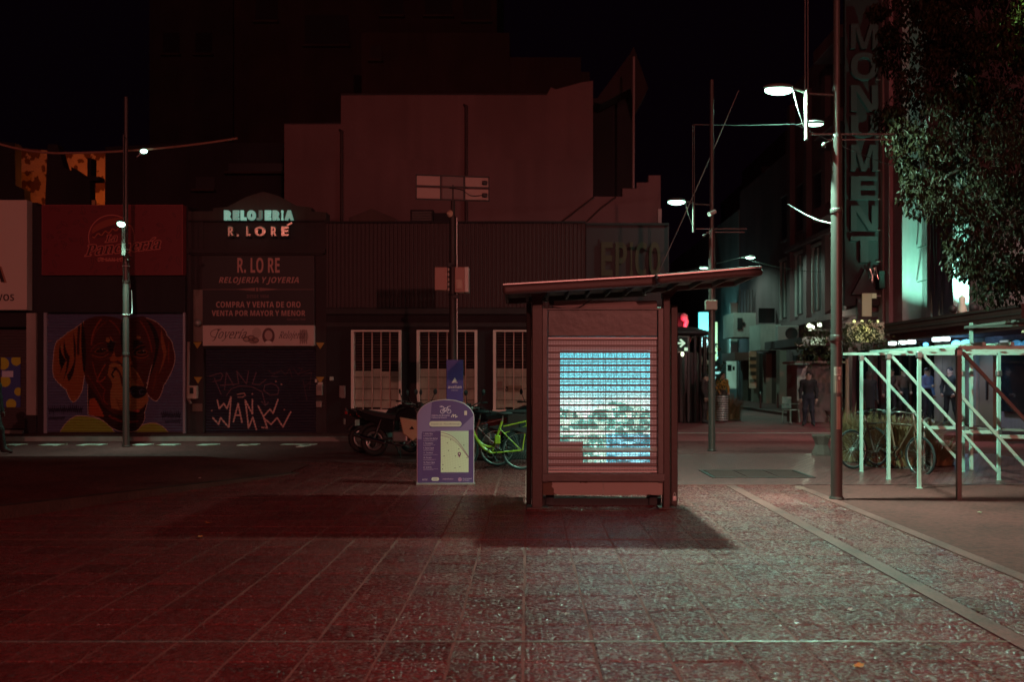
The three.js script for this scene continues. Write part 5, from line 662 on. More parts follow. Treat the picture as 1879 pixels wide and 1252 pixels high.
  part('cyan_sign', q.r(11.2, 12.0, 4.2, 5.75, 65, 65.3), glow([0.1, 0.75, 0.78], 2), q.t); part('white_sign', q.r(11.2, 11.75, 3.5, 4.1, 64.9, 65.1), glow([0.5, 0.9, 0.95], 1.6), q.t); part('green_strip', q.r(12.05, 12.35, 2.6, 5.1, 64.8, 65), glow([0.5, 0.8, 0.22], 0.8), q.t); part('sign', q.r(12.55, 13.15, 0.8, 2.9, 62.8, 62.9), glow([0.3, 0.55, 0.4], 0.35), q.t); part('sign_print', [q.r(12.6, 12.85, 1.9, 2.3, 62.76, 62.8), q.r(12.92, 13.05, 1.95, 2.2, 62.76, 62.8)], mat.black, q.t);
  part('lit_pier', q.r(12.75, 13.19, 2.9, 6.2, 62.6, 62.9), plaster(0.6, 0.6, 0.58), q.t); part('cyan_spots', Array.from({ length: 7 }, (_, i) => q.r(11.6 + rr(0, 0.7), 12.1 + rr(0, 0.5), 1.4 + i * 0.32, 1.55 + i * 0.32, 64.4, 64.5)), glow([0.3, 0.8, 0.75], 0.9), q.t);
  { const l = new THREE.PointLight(new THREE.Color().setRGB(0.3, 0.9, 0.85), 9); l.position.set(11.4 - RX, 4, 66 - 63.6); l.castShadow = true; l.name = 'sign_beam'; q.t.add(l); }
  const tw = sideThing('far_tower', 'dim tower with ledges beyond the balcony building', 70, 'building', 20); part('wall', [tw.r(15.5, 24, 0, 15.5, 66, 80), tw.r(17.2, 24, 15.5, 18, 66.5, 80)], plaster(0.14, 0.1, 0.115), tw.t); for (let i = 0; i < 5; i++) { const w = part('window', tw.r(16.2, 17.4, 6.5 + i * 1.9, 7.6 + i * 1.9, 65.95, 66.1), M(0.05, 0.04, 0.05, 0.4), tw.t); part('ledge', tw.r(16.1, 17.5, 6.35 + i * 1.9, 6.49 + i * 1.9, 65.8, 66.02), plaster(0.2, 0.14, 0.15), w); }
  const le = thing('street_end_block', 'dark block closing the far end of the street', 'building', [6, 0, -118]); part('wall', span(-12, 12, 0, 14, 0, -6), mat.dark, le); for (let i = 0; i < 6; i++) part('window', span(-9 + i * 3, -7.6 + i * 3, 6, 8.4, 0.05, -0.1), mat.glass, le);
  const cb = thing('corner_block', 'dark side of the corner building along the walking street', 'building', [3.5, 0, -30]); part('wall', span(-7, 0.0, 0, 5.6, -3.2, -60), mat.dark, cb); part('cornice', span(-7, 0.12, 5.6, 5.8, -3.1, -60), mat.darkWall, cb);
}

// ------------------------------------------------------------------ market stall frame of white tubes
{
  const fx = 5.56, bx = 7.2, ds = [16.6, 15.35, 14.15, 12.85], h = 1.96, t = thing('stall_frame', 'white tubular stall frame with diagonal braces standing at the right', 'stall frame', [fx, 0, -14.7]);
  const p = (x, y, d) => [x - fx, y, 14.7 - d], r = 0.028, dull = M(0.13, 0.115, 0.105, 0.6);
  ds.forEach((d, i) => {
    const m = i === 3 ? dull : mat.whitePaint;  // nearest leg and brace darker in colour, standing for faces the lamp misses
    part('leg', [bar(p(fx, 0, d), p(fx, h, d), i === 3 ? 0.056 : 0.046), box(0.07, 0.008, 0.07, ...p(fx, 0.005, d))], m, t); part('leg', [bar(p(bx, 0.0, d - 0.12), p(bx, h, d - 0.12), 0.045), box(0.07, 0.008, 0.07, ...p(bx, 0.005, d - 0.12))], mat.whitePaint, t);
    part('brace', bar(p(fx + 0.05, h - 0.06, d), p(bx - 0.02, 0.14, d - 0.12), 0.042), m, t);
    part('shelf_bar', bar(p(fx + (bx - fx) * 0.68, 0.74, d - 0.08), p(bx, 0.74, d - 0.12), 0.05), mat.whitePaint, t);
    part('top_bar', bar(p(fx - (i === 0 ? 0.3 : 0), h + 0.006, d), p(bx + 2.4, h + 0.006, d - 0.3), 0.045), mat.whitePaint, t);
    for (const q of [[fx, h - 0.06, d], [bx, h - 0.32, d - 0.12], [bx, 0.74, d - 0.12]]) part('clamp', rbox(0.08, 0.09, 0.08, 0.015, ...p(...q)), mat.steel, t);
  });
  for (const [x, q] of [[fx + 0.28, 0], [fx + 0.62, 0.05], [bx, 0.12]]) part('top_rail', bar(p(x, h + 0.05, ds[0] + 0.35 - q), p(x, h + 0.05, ds[3] - 0.1 - q), 0.045), mat.whitePaint, t);
  part('low_rail', bar(p(bx, 0.74, ds[0] - 0.12), p(bx + 2.2, 0.7, ds[1] - 0.4), 0.04), dull, t);
  const t2 = thing('upper_frame', 'higher tube frame standing behind the white stall frame at right edge', 'stall frame', [7.6, 0, -16.2]), q = (x, y, d) => [x - 7.6, y, 16.2 - d];
  for (const [x, d] of [[7.5, 16.85], [8.0, 15.6], [9.6, 15.6], [9.6, 16.85]]) part('leg', bar(q(x, 0, d), q(x, 2.5, d), 0.05), mat.whitePaint, t2);
  part('top_bar', [bar(q(7.4, 2.42, 16.85), q(8.0, 2.5, 15.6), 0.045), bar(q(8.0, 2.5, 15.6), q(9.8, 2.56, 15.3), 0.045), bar(q(7.4, 2.42, 16.87), q(9.6, 2.5, 16.85), 0.04)], dull, t2); part('loose_plank', [bar(q(7.6, 2.28, 15.3), q(9.8, 2.36, 15.0), 0.09, 0.04)], M(0.5, 0.34, 0.24, 0.7), t2);
}
// ------------------------------------------------------------------ bollards, racks, planters, shrubs
{
  const g = lathe([[0.0, 0], [0.205, 0], [0.2, 0.05], [0.15, 0.16], [0.125, 0.22], [0.15, 0.29], [0.2, 0.39], [0.2, 0.42], [0, 0.42]], 8);
  const hourglass = (px, py, label) => { const d = CAM * F / (py - HY), x = (px - CX) / F * d; single('concrete_bollard', uvm(toFlat(g)).translate(x, 0, -d), plaster(0.15, 0.085, 0.08), label, 'bollard'); };
  function toFlat(q) { const k = q.clone().toNonIndexed(); k.computeVertexNormals(); return k; }
  hourglass(1507, 836, 'hourglass shaped concrete bollard left of the thick lamp post'); hourglass(1524, 776, 'farther hourglass concrete bollard beside the brown booth');
  const hoop = (px, py, hh, w, label, turn) => { const d = CAM * F / (py - HY), x = (px - CX) / F * d, t = thing('bicycle_hoop', label, 'bicycle rack', [x, 0, -d], turn); part('hoop', new THREE.TubeGeometry(new THREE.CatmullRomCurve3([V(-w / 2, 0, 0), V(-w / 2, hh * 0.6, 0), V(-w * 0.42, hh * 0.88, 0), V(-w * 0.2, hh, 0), V(w * 0.2, hh, 0), V(w * 0.42, hh * 0.88, 0), V(w / 2, hh * 0.6, 0), V(w / 2, 0, 0)]), 40, 0.026, 8), M(0.2, 0.16, 0.15, 0.4, 0.5), t); part('foot', [box(0.1, 0.012, 0.1, -w / 2, 0.006, 0), box(0.1, 0.012, 0.1, w / 2, 0.006, 0)], mat.darkMetal, t); };
  hoop(1702, 862, 0.85, 0.62, 'dark bicycle hoop right of the spiky bush', 1.0); hoop(1395, 755, 0.85, 0.6, 'left of two thin hoops in the walking street', 1.4); hoop(1427, 754, 0.85, 0.6, 'right of two thin hoops in the walking street', 1.4);
  // spiky clumps of blades
  function clump(name, label, x, d, R, H, n, y = 0) {
    const pos = [], nor = [];
    for (let i = 0; i < n; i++) {
      const a = rr(0, 2 * PI), e = Math.sqrt(rnd()), bx2 = Math.cos(a) * R * 0.55 * Math.sqrt(rnd()), bz = Math.sin(a) * R * 0.5 * Math.sqrt(rnd()), L = H * rr(0.6, 1.15), out = R * e * rr(0.4, 1), w = 0.012 + 0.01 * rnd(), ca = Math.cos(a), sa = Math.sin(a);
      let prev = null; for (let k = 0; k <= 3; k++) { const s = k / 3, ww = w * (1 - s * 0.93), c = V(bx2 + ca * out * s * s, L * (s - 0.28 * e * s * s), bz + sa * out * s * s), l = c.clone().add(V(-sa * ww, 0, ca * ww)), r = c.clone().add(V(sa * ww, 0, -ca * ww)); if (prev) for (const q of [prev[0], prev[1], r, prev[0], r, l]) { pos.push(q.x, q.y, q.z); } prev = [l, r]; }
    }
    const g2 = new THREE.BufferGeometry(); g2.setAttribute('position', new THREE.Float32BufferAttribute(pos, 3)); g2.computeVertexNormals();
    const t = thing(name, label, 'plant', [x, y, -d]); part('foliage', uvm(g2), new THREE.MeshPhysicalMaterial({ color: new THREE.Color().setRGB(0.2, 0.12, 0.06), roughness: 0.45, side: THREE.DoubleSide }), t); part('root_mound', ball(R * 0.6, 0, 0, 0, 1, 0.14, 1), M(0.05, 0.035, 0.03, 0.95), t); return t;
  }
  clump('spiky_bush', 'wide spiky bush behind the legs of the white frame', 6.5, 17.6, 0.9, 0.95, 2200); clump('spiky_bush', 'low spiky tuft on the right flank of the wide bush', 7.25, 17.7, 0.55, 0.5, 600); clump('spiky_bush', 'tall thin spiky tuft on the left flank of the wide bush', 6.05, 18.5, 0.5, 1.05, 500);
  clump('spiky_bush', 'dark spiky bush at the foot of the slatted kiosk in the street', 6.2, 35.4, 1.15, 1.2, 900); clump('spiky_bush', 'spiky tuft right of the striped litter bin', 7.25, 35.8, 0.7, 1.0, 400);
  // litter bin of stacked rings
  const bin = thing('litter_bin', 'grey litter bin made of stacked bands in the walking street', 'litter bin', [6.82, 0, -35]); part('drum', lathe([[0, 0], [0.2, 0], [0.2, 0.92], [0, 0.92]], 18), mat.darkMetal, bin); for (let i = 0; i < 11; i++) part('band', lathe([[0.2, 0], [0.225, 0.004], [0.225, 0.05], [0.2, 0.054]], 18).translate(0, 0.03 + i * 0.081, 0), M(0.5, 0.48, 0.47, 0.4, 0.4), bin);
  // slatted kiosk with a small cupola, arrow sign and red lamp
  const k = thing('slatted_kiosk', 'tall dark slatted kiosk with a flat cupola behind the shelter post', 'kiosk', [5.3, 0, -34.4]); part('core', lathe([[0, 0], [0.6, 0], [0.6, 2.4], [0, 2.4]], 12), M(0.05, 0.025, 0.026, 0.5), k); for (let i = 0; i < 22; i++) { const a = i / 22 * 2 * PI; part('slat', rbox(0.09, 2.9, 0.04, 0.008).rotateY(-a + PI / 2).translate(0.85 * Math.cos(a), 1.5, 0.85 * Math.sin(a)), M(0.05, 0.025, 0.026, 0.5), k); }
  part('cupola', lathe([[0, 3.3], [0.5, 3.26], [0.98, 3.12], [1.0, 3.02], [0.86, 2.98], [0.6, 3.0], [0, 3.0]], 20), M(0.05, 0.04, 0.045, 0.5), k);
  const as = at(1247, 632, 30), s = thing('arrow_sign', 'dark lit sign with a white arrow pointing right, beside the shelter post', 'sign', [as.x, as.y, as.z]); part('case', rbox(0.6, 0.5, 0.1, 0.015, -0.04, 0, 0), mat.black, s); part('rim', [box(0.58, 0.015, 0.02, -0.04, 0.235, 0.052), box(0.58, 0.015, 0.02, -0.04, -0.235, 0.052), box(0.015, 0.455, 0.02, 0.243, 0, 0.052)], mat.steel, s);
  const aw = glow([0.55, 0.9, 0.6], 0.75); part('arrow', prism([[-0.16, 0.025], [0.06, 0.025], [-0.02, 0.1], [0.03, 0.13], [0.17, 0.0], [0.03, -0.13], [-0.02, -0.1], [0.06, -0.025], [-0.16, -0.025]], 0.01, 0.052).translate(0, 0.03, 0), aw, s); part('lit_dots', [-0.2, -0.1, 0.18].map((q, i) => box(i === 2 ? 0.1 : 0.06, i === 2 ? 0.1 : 0.05, 0.01, q, -0.15, 0.056)), aw, s); part('post', rod([-0.1, -0.25, -0.02], [-0.1, -as.y, -0.02], 0.035), mat.darkMetal, s);
  const gl = thing('bulb_lamp', 'single round glowing bulb just below the arrow sign', 'lamp', at(1252, 650, 29.8).toArray()); part('lamp_glass', ball(0.06, 0, 0, 0, 0.8, 1.2, 0.8), glow([0.8, 1, 0.6], 3), gl); part('cap', rbox(0.06, 0.05, 0.06, 0.01, 0, 0.085, 0), mat.black, gl);
  const rl = at(1249, 596, 36), rs = thing('red_sign', 'red glowing neon figure partly hidden by the shelter post', 'neon sign', [rl.x, rl.y, rl.z]); part('tube', [wire([[0.1, 0.2, 0], [0.2, 0.14, 0.02], [0.16, -0.05, 0], [0.14, -0.2, 0.02], [0.0, -0.32, 0], [-0.2, -0.35, 0]], 0.085, 20, 8), ball(0.14, 0.12, 0.26, 0)], glow([0.9, 0.03, 0.07], 0.42), rs); part('backing', box(0.6, 0.95, 0.05, -0.1, -0.05, -0.14), mat.black, rs); part('post', rod([-0.1, -0.5, -0.15], [-0.1, -rl.y, -0.15], 0.04), mat.darkMetal, rs);
  { const l = new THREE.PointLight(new THREE.Color().setRGB(1, 0.03, 0.06), 1.0); l.position.set(0.1, 0, 0.3); l.castShadow = true; l.name = 'neon_beam'; rs.add(l); }
  // brown booth, chairs, parasol
  const bo = thing('brown_booth', 'low brown booth with two small notices behind the standing man', 'booth', [9.95, 0, -34]); part('body', rbox(1.5, 2.0, 1.4, 0.03, 0, 1.0, -0.7, 2), plaster(0.24, 0.16, 0.15), bo); part('roof', rbox(1.75, 0.08, 1.7, 0.02, 0, 2.06, -0.65), plaster(0.3, 0.2, 0.19), bo); for (const x of [0.05, 0.45]) part('notice', [box(0.3, 0.34, 0.02, x, 1.2, 0.012)], M(0.13, 0.09, 0.09, 0.5), bo); part('side_panel', box(0.32, 1.1, 0.03, -0.6, 1.3, 0.016), M(0.5, 0.52, 0.5, 0.6), bo); part('awning_flap', box(0.5, 0.04, 0.6, -0.75, 2.0, 0.3).rotateZ(0.0), mat.whitePaint, bo);
  const ch = thing('plastic_chair', 'white plastic chair standing left of the man in the street', 'chair', [8.98, 0, -34.0], 0.5); part('seat', rbox(0.42, 0.03, 0.4, 0.012, 0, 0.44, 0), mat.whitePaint, ch); part('backrest', [rbox(0.42, 0.4, 0.03, 0.012, 0, 0.68, -0.2), rbox(0.03, 0.03, 0.36, 0.01, -0.22, 0.64, -0.02), rbox(0.03, 0.03, 0.36, 0.01, 0.22, 0.64, -0.02)], mat.whitePaint, ch); for (const [x, z] of [[-0.19, -0.18], [0.19, -0.18], [-0.19, 0.18], [0.19, 0.18]]) part('leg', bar([x, 0.43, z], [x * 1.1, 0, z * 1.15], 0.035), mat.whitePaint, ch);
  const pa = thing('parasol', 'small closed parasol roof left of the menu panel in the far street', 'parasol', [7.0, 0, -42]); part('cover', new THREE.ConeGeometry(0.85, 0.5, 8).translate(0, 2.35, 0), M(0.4, 0.22, 0.16, 0.8), pa); part('pole', rod([0, 0, 0], [0, 2.5, 0], 0.03), mat.darkMetal, pa);
  const st = thing('street_shrub', 'small dark leafy shrub standing left of the slatted kiosk bush', 'plant', [6.5, 0, -36.6]); part('stem', rod([0, 0, 0], [0.05, 2.2, 0], 0.04), mat.wood, st); part('foliage', foliage(Array.from({ length: 16 }, () => [rr(-0.6, 0.6), rr(1.1, 3.1), rr(-0.4, 0.4), 0.32]), 42, 0.13), mat.leaf, st);
  const s2 = thing('street_tree', 'low dark tree in front of the booth beside the thick lamp post', 'tree', [10.1, 0, -31.5]); part('trunk', lathe([[0, 0], [0.1, 0], [0.07, 0.8], [0.05, 2.2], [0, 2.2]], 8), mat.wood, s2); part('crown', foliage(Array.from({ length: 46 }, () => [rr(-1.35, 1.3), rr(2.1, 3.2), rr(-0.7, 0.7), 0.34]), 50, 0.11), mat.leaf, s2);
}
function foliage(clumps, per, size, hang = 0.5) {      // folded leaf shapes scattered through clumps
  const pos = [];
  const a = V(), b = V(), n = V();
  for (const [x, y, z, r] of clumps) for (let i = 0; i < per; i++) {
    const u = rr(-1, 1), t = rr(0, 2 * PI), q = Math.sqrt(1 - u * u), k = r * Math.cbrt(rr(0.15, 1)), c = V(x + k * q * Math.cos(t), y + k * u * 0.85, z + k * q * Math.sin(t)), L = size * rr(0.7, 1.25);
    a.set(rr(-1, 1), rr(-1, 1) - hang * 1.6, rr(-1, 1)).normalize(); n.set(rr(-1, 1), rr(-0.4, 1), rr(-1, 1)); b.crossVectors(a, n).normalize(); n.crossVectors(b, a);
    const p0 = c, p3 = c.clone().addScaledVector(a, L), m = c.clone().addScaledVector(a, L * 0.45), l = m.clone().addScaledVector(b, L * 0.22).addScaledVector(n, L * 0.07), r2 = m.clone().addScaledVector(b, -L * 0.22).addScaledVector(n, L * 0.07);
    for (const v of [p0, l, p3, p0, p3, r2]) pos.push(v.x, v.y, v.z);
  }
  const g = new THREE.BufferGeometry(); g.setAttribute('position', new THREE.Float32BufferAttribute(pos, 3)); g.computeVertexNormals(); return uvm(g);
}
// ------------------------------------------------------------------ big tree at upper right
{
  const t = thing('plane_tree', 'large leafy tree hanging over the upper right corner', 'tree', [9.1, 0, -15]);
  const L = (x, y, z) => [x - 9.1, y, z + 15];
  part('trunk', [rod(L(9.1, 0, -15), L(8.95, 2.4, -15), 0.26, 10, 0.2), rod(L(8.95, 2.4, -15), L(8.7, 4.4, -14.9), 0.2, 10, 0.14)], M(0.12, 0.09, 0.07, 0.9, 0, { bumpMap: rep(T.wall, 0.6), bumpScale: 0.03 }), t);
  const limbs = [[8.8, 3.6, -14.9, 7.0, 5.0, -14.6], [8.7, 4.3, -14.9, 7.4, 6.6, -15.3], [8.7, 4.4, -14.9, 8.3, 7.2, -14.4], [8.9, 3.2, -15, 7.7, 4.0, -15.6], [7.0, 5.0, -14.6, 5.9, 4.4, -14.4], [7.0, 5.0, -14.6, 5.8, 5.9, -14.8]];
  for (const b of limbs) part('limb', rod(L(...b.slice(0, 3)), L(...b.slice(3)), 0.07, 8, 0.025), M(0.06, 0.045, 0.035, 0.9), t);
  const edge = [[7.4, 4.85], [7.0, 4.95], [6.2, 4.95], [5.7, 4.9], [5.2, 4.95], [4.9, 5.2], [4.3, 5.3], [4.0, 5.55], [3.4, 5.9], [3.05, 6.1], [2.65, 6.5], [2.5, 7.2]], xmin = (y) => { for (let i = 0; i + 1 < edge.length; i++) if (y <= edge[i][0] && y >= edge[i + 1][0]) { const k = (edge[i][0] - y) / (edge[i][0] - edge[i + 1][0]); return edge[i][1] + (edge[i + 1][1] - edge[i][1]) * k; } return y > 7 ? 4.8 : 7.4; };
  const clumps = []; let tries = 0;
  while (clumps.length < 240 && tries++ < 9000) { const y = rr(2.65, 7.7), x = rr(4.8, 9.6), z = rr(-16.6, -12.9), d = -z, sx = x * 14.5 / d, sy = 1.6 + (y - 1.6) * 14.5 / d, r = rr(0.24, 0.42); if (sx < xmin(sy) + r * 1.05) continue; clumps.push([x - 9.1, y, z + 15, r]); }
  for (const [px, py] of [[1662, 318], [1672, 345], [1655, 300], [1690, 350], [1620, 60], [1634, 208], [1650, 262], [1768, 492], [1740, 450], [1600, 20]]) { const q = at(px + 8, py, 14.2); clumps.push([q.x - 9.1, q.y, q.z + 15, 0.15]); }
  const lp = at(1915, -40, 12.9), lm = thing('tree_lamp', 'small green tinted lamp hung among branches just beyond the upper right corner', 'lamp', [lp.x, lp.y, lp.z]);
  part('lamp_glass', ball(0.09), glow([0.4, 1, 0.3], 3), lm); part('hood', lathe([[0.16, -0.02], [0.1, 0.12], [0.03, 0.16], [0, 0.16]], 14), mat.darkMetal, lm); part('cord', rod([0, 0.15, 0], [0, 1.0, -0.6], 0.008, 5), mat.cable, lm);
  const ll = new THREE.SpotLight(new THREE.Color().setRGB(0.45, 1, 0.28), 26, 0, 0.62, 0.9, 2); ll.position.set(-0.02, -0.02, 0); ll.target.position.set(-0.1, -0.5, -1.6); ll.castShadow = true; ll.name = 'lamp_beam'; lm.add(ll, ll.target);
  const half = [[], []]; clumps.forEach((c, i) => half[i % 2].push(c));
  part('crown', foliage(half[0], 300, 0.088, 0.9), M(0.012, 0.0085, 0.003, 0.5, 0, { specularIntensity: 0.35 }), t); part('crown', foliage(half[1], 300, 0.08, 0.9), M(0.016, 0.011, 0.0035, 0.55, 0, { specularIntensity: 0.35 }), t);
}

// ------------------------------------------------------------------ bicycles and motorcycles
function wheel(R, r, cx, cy, parent, rimM, spokes = 24, w = 1) {
  const g = part('wheel', ring(R - r, r, 44, 8).scale(1, 1, w).translate(cx, cy, 0), mat.rubber, parent);
  part('rim', ring(R - 2.1 * r, r * 0.42, 40, 6).translate(cx, cy, 0), rimM, g); part('hub', rod([cx, cy, -0.045], [cx, cy, 0.045], 0.022, 10), rimM, g);
  part('spokes', Array.from({ length: spokes }, (_, i) => { const a = i / spokes * 2 * PI, s = i % 2 ? 0.03 : -0.03; return rod([cx + 0.02 * Math.cos(a + 1.2), cy + 0.02 * Math.sin(a + 1.2), s], [cx + (R - 2.2 * r) * Math.cos(a), cy + (R - 2.2 * r) * Math.sin(a), 0], 0.0016, 4); }), mat.steel, g);
  return g;
}
function bicycle(name, label, pos, turn, lean, c, opt = {}) {      // faces -x
  const t = thing(name, label, 'bicycle', pos, turn, undefined), R = opt.R ?? 0.335, B = V(0.02, 0.29, 0), S = V(0.2, 0.83, 0), H = V(-0.36, 0.86, 0), f = [-0.53, R, 0], rw = [0.52, R, 0]; t.rotation.x = lean;
  wheel(R, 0.02, f[0], f[1], t, mat.steel); wheel(R, 0.02, rw[0], rw[1], t, mat.steel);
  const low = opt.low;
  part('frame', low ? [new THREE.TubeGeometry(new THREE.CatmullRomCurve3([H.clone(), V(-0.27, 0.6, 0), V(-0.14, 0.4, 0), B]), 24, 0.03, 10), new THREE.TubeGeometry(new THREE.CatmullRomCurve3([V(-0.35, 0.78, 0), V(-0.22, 0.52, 0), V(-0.04, 0.4, 0), V(0.08, 0.42, 0)]), 24, 0.02, 8), rod(B.toArray(), S.toArray(), 0.022, 10)]
    : [rod(H.toArray(), B.toArray(), 0.019, 10), rod(H.clone().add(V(0.0, -0.04, 0)).toArray(), [0.18, 0.78, 0], 0.016, 10), rod(B.toArray(), S.toArray(), 0.017, 10)], c, t);
  for (const s of [-1, 1]) { part('chain_stay', rod([B.x, B.y, s * 0.03], [rw[0], rw[1], s * 0.055], 0.011, 8), c, t); part('seat_stay', rod([0.16, 0.7, s * 0.025], [rw[0], rw[1], s * 0.055], 0.009, 8), c, t); }
  part('fork', [rod([H.x, H.y + 0.05, 0], [H.x - 0.06, H.y - 0.14, 0], 0.02), rod([H.x - 0.06, H.y - 0.14, 0.05], [f[0], f[1], 0.05], 0.012), rod([H.x - 0.06, H.y - 0.14, -0.05], [f[0], f[1], -0.05], 0.012), rod([H.x - 0.06, H.y - 0.14, -0.05], [H.x - 0.06, H.y - 0.14, 0.05], 0.014)], c, t);
  const hb = part('handlebar', [rod([H.x, H.y + 0.04, 0], [H.x + 0.03, 1.02, 0], 0.013), wire([[H.x + 0.16, 1.04, -0.28], [H.x + 0.06, 1.05, -0.2], [H.x + 0.02, 1.02, 0], [H.x + 0.06, 1.05, 0.2], [H.x + 0.16, 1.04, 0.28]], 0.012, 20, 6)], mat.steel, t); part('grip', [rod([H.x + 0.09, 1.045, 0.22], [H.x + 0.17, 1.04, 0.29], 0.018), rod([H.x + 0.09, 1.045, -0.22], [H.x + 0.17, 1.04, -0.29], 0.018)], mat.rubber, hb);
  const sd = part('saddle', uvm(new THREE.SphereGeometry(1, 14, 8).scale(0.14, 0.04, 0.075).translate(0.24, 0.96, 0)), mat.black, t); part('seat_post', rod(S.toArray(), [0.22, 0.95, 0], 0.013), mat.steel, sd);
  part('crank', [ring(0.085, 0.008, 24, 6).translate(B.x, B.y, 0.05), rod([B.x, B.y, 0.06], [B.x + 0.1, B.y - 0.13, 0.075], 0.01), rod([B.x, B.y, -0.06], [B.x - 0.1, B.y + 0.13, -0.075], 0.01), rbox(0.08, 0.02, 0.07, 0.006, B.x + 0.1, B.y - 0.13, 0.11), rbox(0.08, 0.02, 0.07, 0.006, B.x - 0.1, B.y + 0.13, -0.11)], mat.darkMetal, t);
  part('chain', [bar([B.x, B.y + 0.085, 0.05], [rw[0], rw[1] + 0.03, 0.05], 0.006), bar([B.x, B.y - 0.085, 0.05], [rw[0], rw[1] - 0.03, 0.05], 0.006)], mat.darkMetal, t);
  if (opt.guards) {
    const fender = (cx, a0, a1, m) => { const pts = []; for (let i = 0; i <= 14; i++) { const a = a0 + (a1 - a0) * i / 14; pts.push(V(cx + (R + 0.025) * Math.cos(a), R + (R + 0.025) * Math.sin(a), 0)); } return new THREE.TubeGeometry(new THREE.CatmullRomCurve3(pts), 28, 0.022, 6).scale(1, 1, 1.4); };
    part('rear_fender', fender(rw[0], -0.1, 2.5), opt.guardMat ?? mat.black, t); part('front_fender', fender(f[0], 0.6, 2.9), opt.guardMat ?? mat.black, t);
    part('rack', [rod([0.22, 0.74, 0], [0.62, 0.83, 0], 0.012), rod([0.22, 0.62, 0.0], [0.6, 0.74, 0.0], 0.01), rod([0.62, 0.83, 0], [rw[0] + 0.02, R, 0.07], 0.009)], c, t); part('skirt_guard', prism([[0.36, 0.7], [0.7, 0.76], [0.86, 0.5], [0.84, 0.34], [0.76, 0.4], [0.62, 0.62]], 0.012, 0.04), mat.black, t);
    part('basket', [rbox(0.3, 0.24, 0.34, 0.03, H.x - 0.2, 0.98, 0), rbox(0.34, 0.02, 0.38, 0.008, H.x - 0.2, 1.11, 0)], mat.darkMetal, t); part('lock_box', rbox(0.1, 0.15, 0.06, 0.02, 0.12, 0.52, 0.05), c, t);
  }
  return t;
}
{
  const green = M(0.36, 0.4, 0.03, 0.3, 0, { clearcoat: 0.6, clearcoatRoughness: 0.1 });
  bicycle('rental_bicycle', 'bright green rental bicycle between the map board and the shelter', [-0.63, 0, -16.9], 0.04, 0, green, { low: true, guards: true });
  bicycle('rental_bicycle', 'second rental bicycle with dark red frame, behind the green one', [-1.05, 0, -17.7], -0.1, 0, M(0.22, 0.03, 0.03, 0.3, 0, { clearcoat: 0.5 }), { low: true, guards: true });
  const dk = M(0.07, 0.055, 0.05, 0.4, 0.2);
  bicycle('old_bicycle', 'old dark bicycle leaning by the spiky bush, seen from its side', [5.95, 0, -17.0], PI + 0.45, -0.12, dk); bicycle('old_bicycle', 'second old bicycle turned towards the camera in front of the spiky bush', [6.2, 0, -16.75], 1.95, 0.1, M(0.16, 0.1, 0.07, 0.35, 0.4));
  // bicycle dock beside the rental bicycles
  const dk2 = thing('bicycle_dock', 'dark docking stand behind the wheel of the green bicycle', 'bicycle dock', [-0.1, 0, -18.2]); part('case', rbox(0.55, 0.85, 0.25, 0.03, 0, 0.5, 0, 2), mat.darkMetal, dk2); part('top_cap', rbox(0.6, 0.06, 0.3, 0.02, 0, 0.95, 0), mat.black, dk2); part('slot', rbox(0.1, 0.3, 0.02, 0.01, 0, 0.6, 0.13), mat.black, dk2);
}
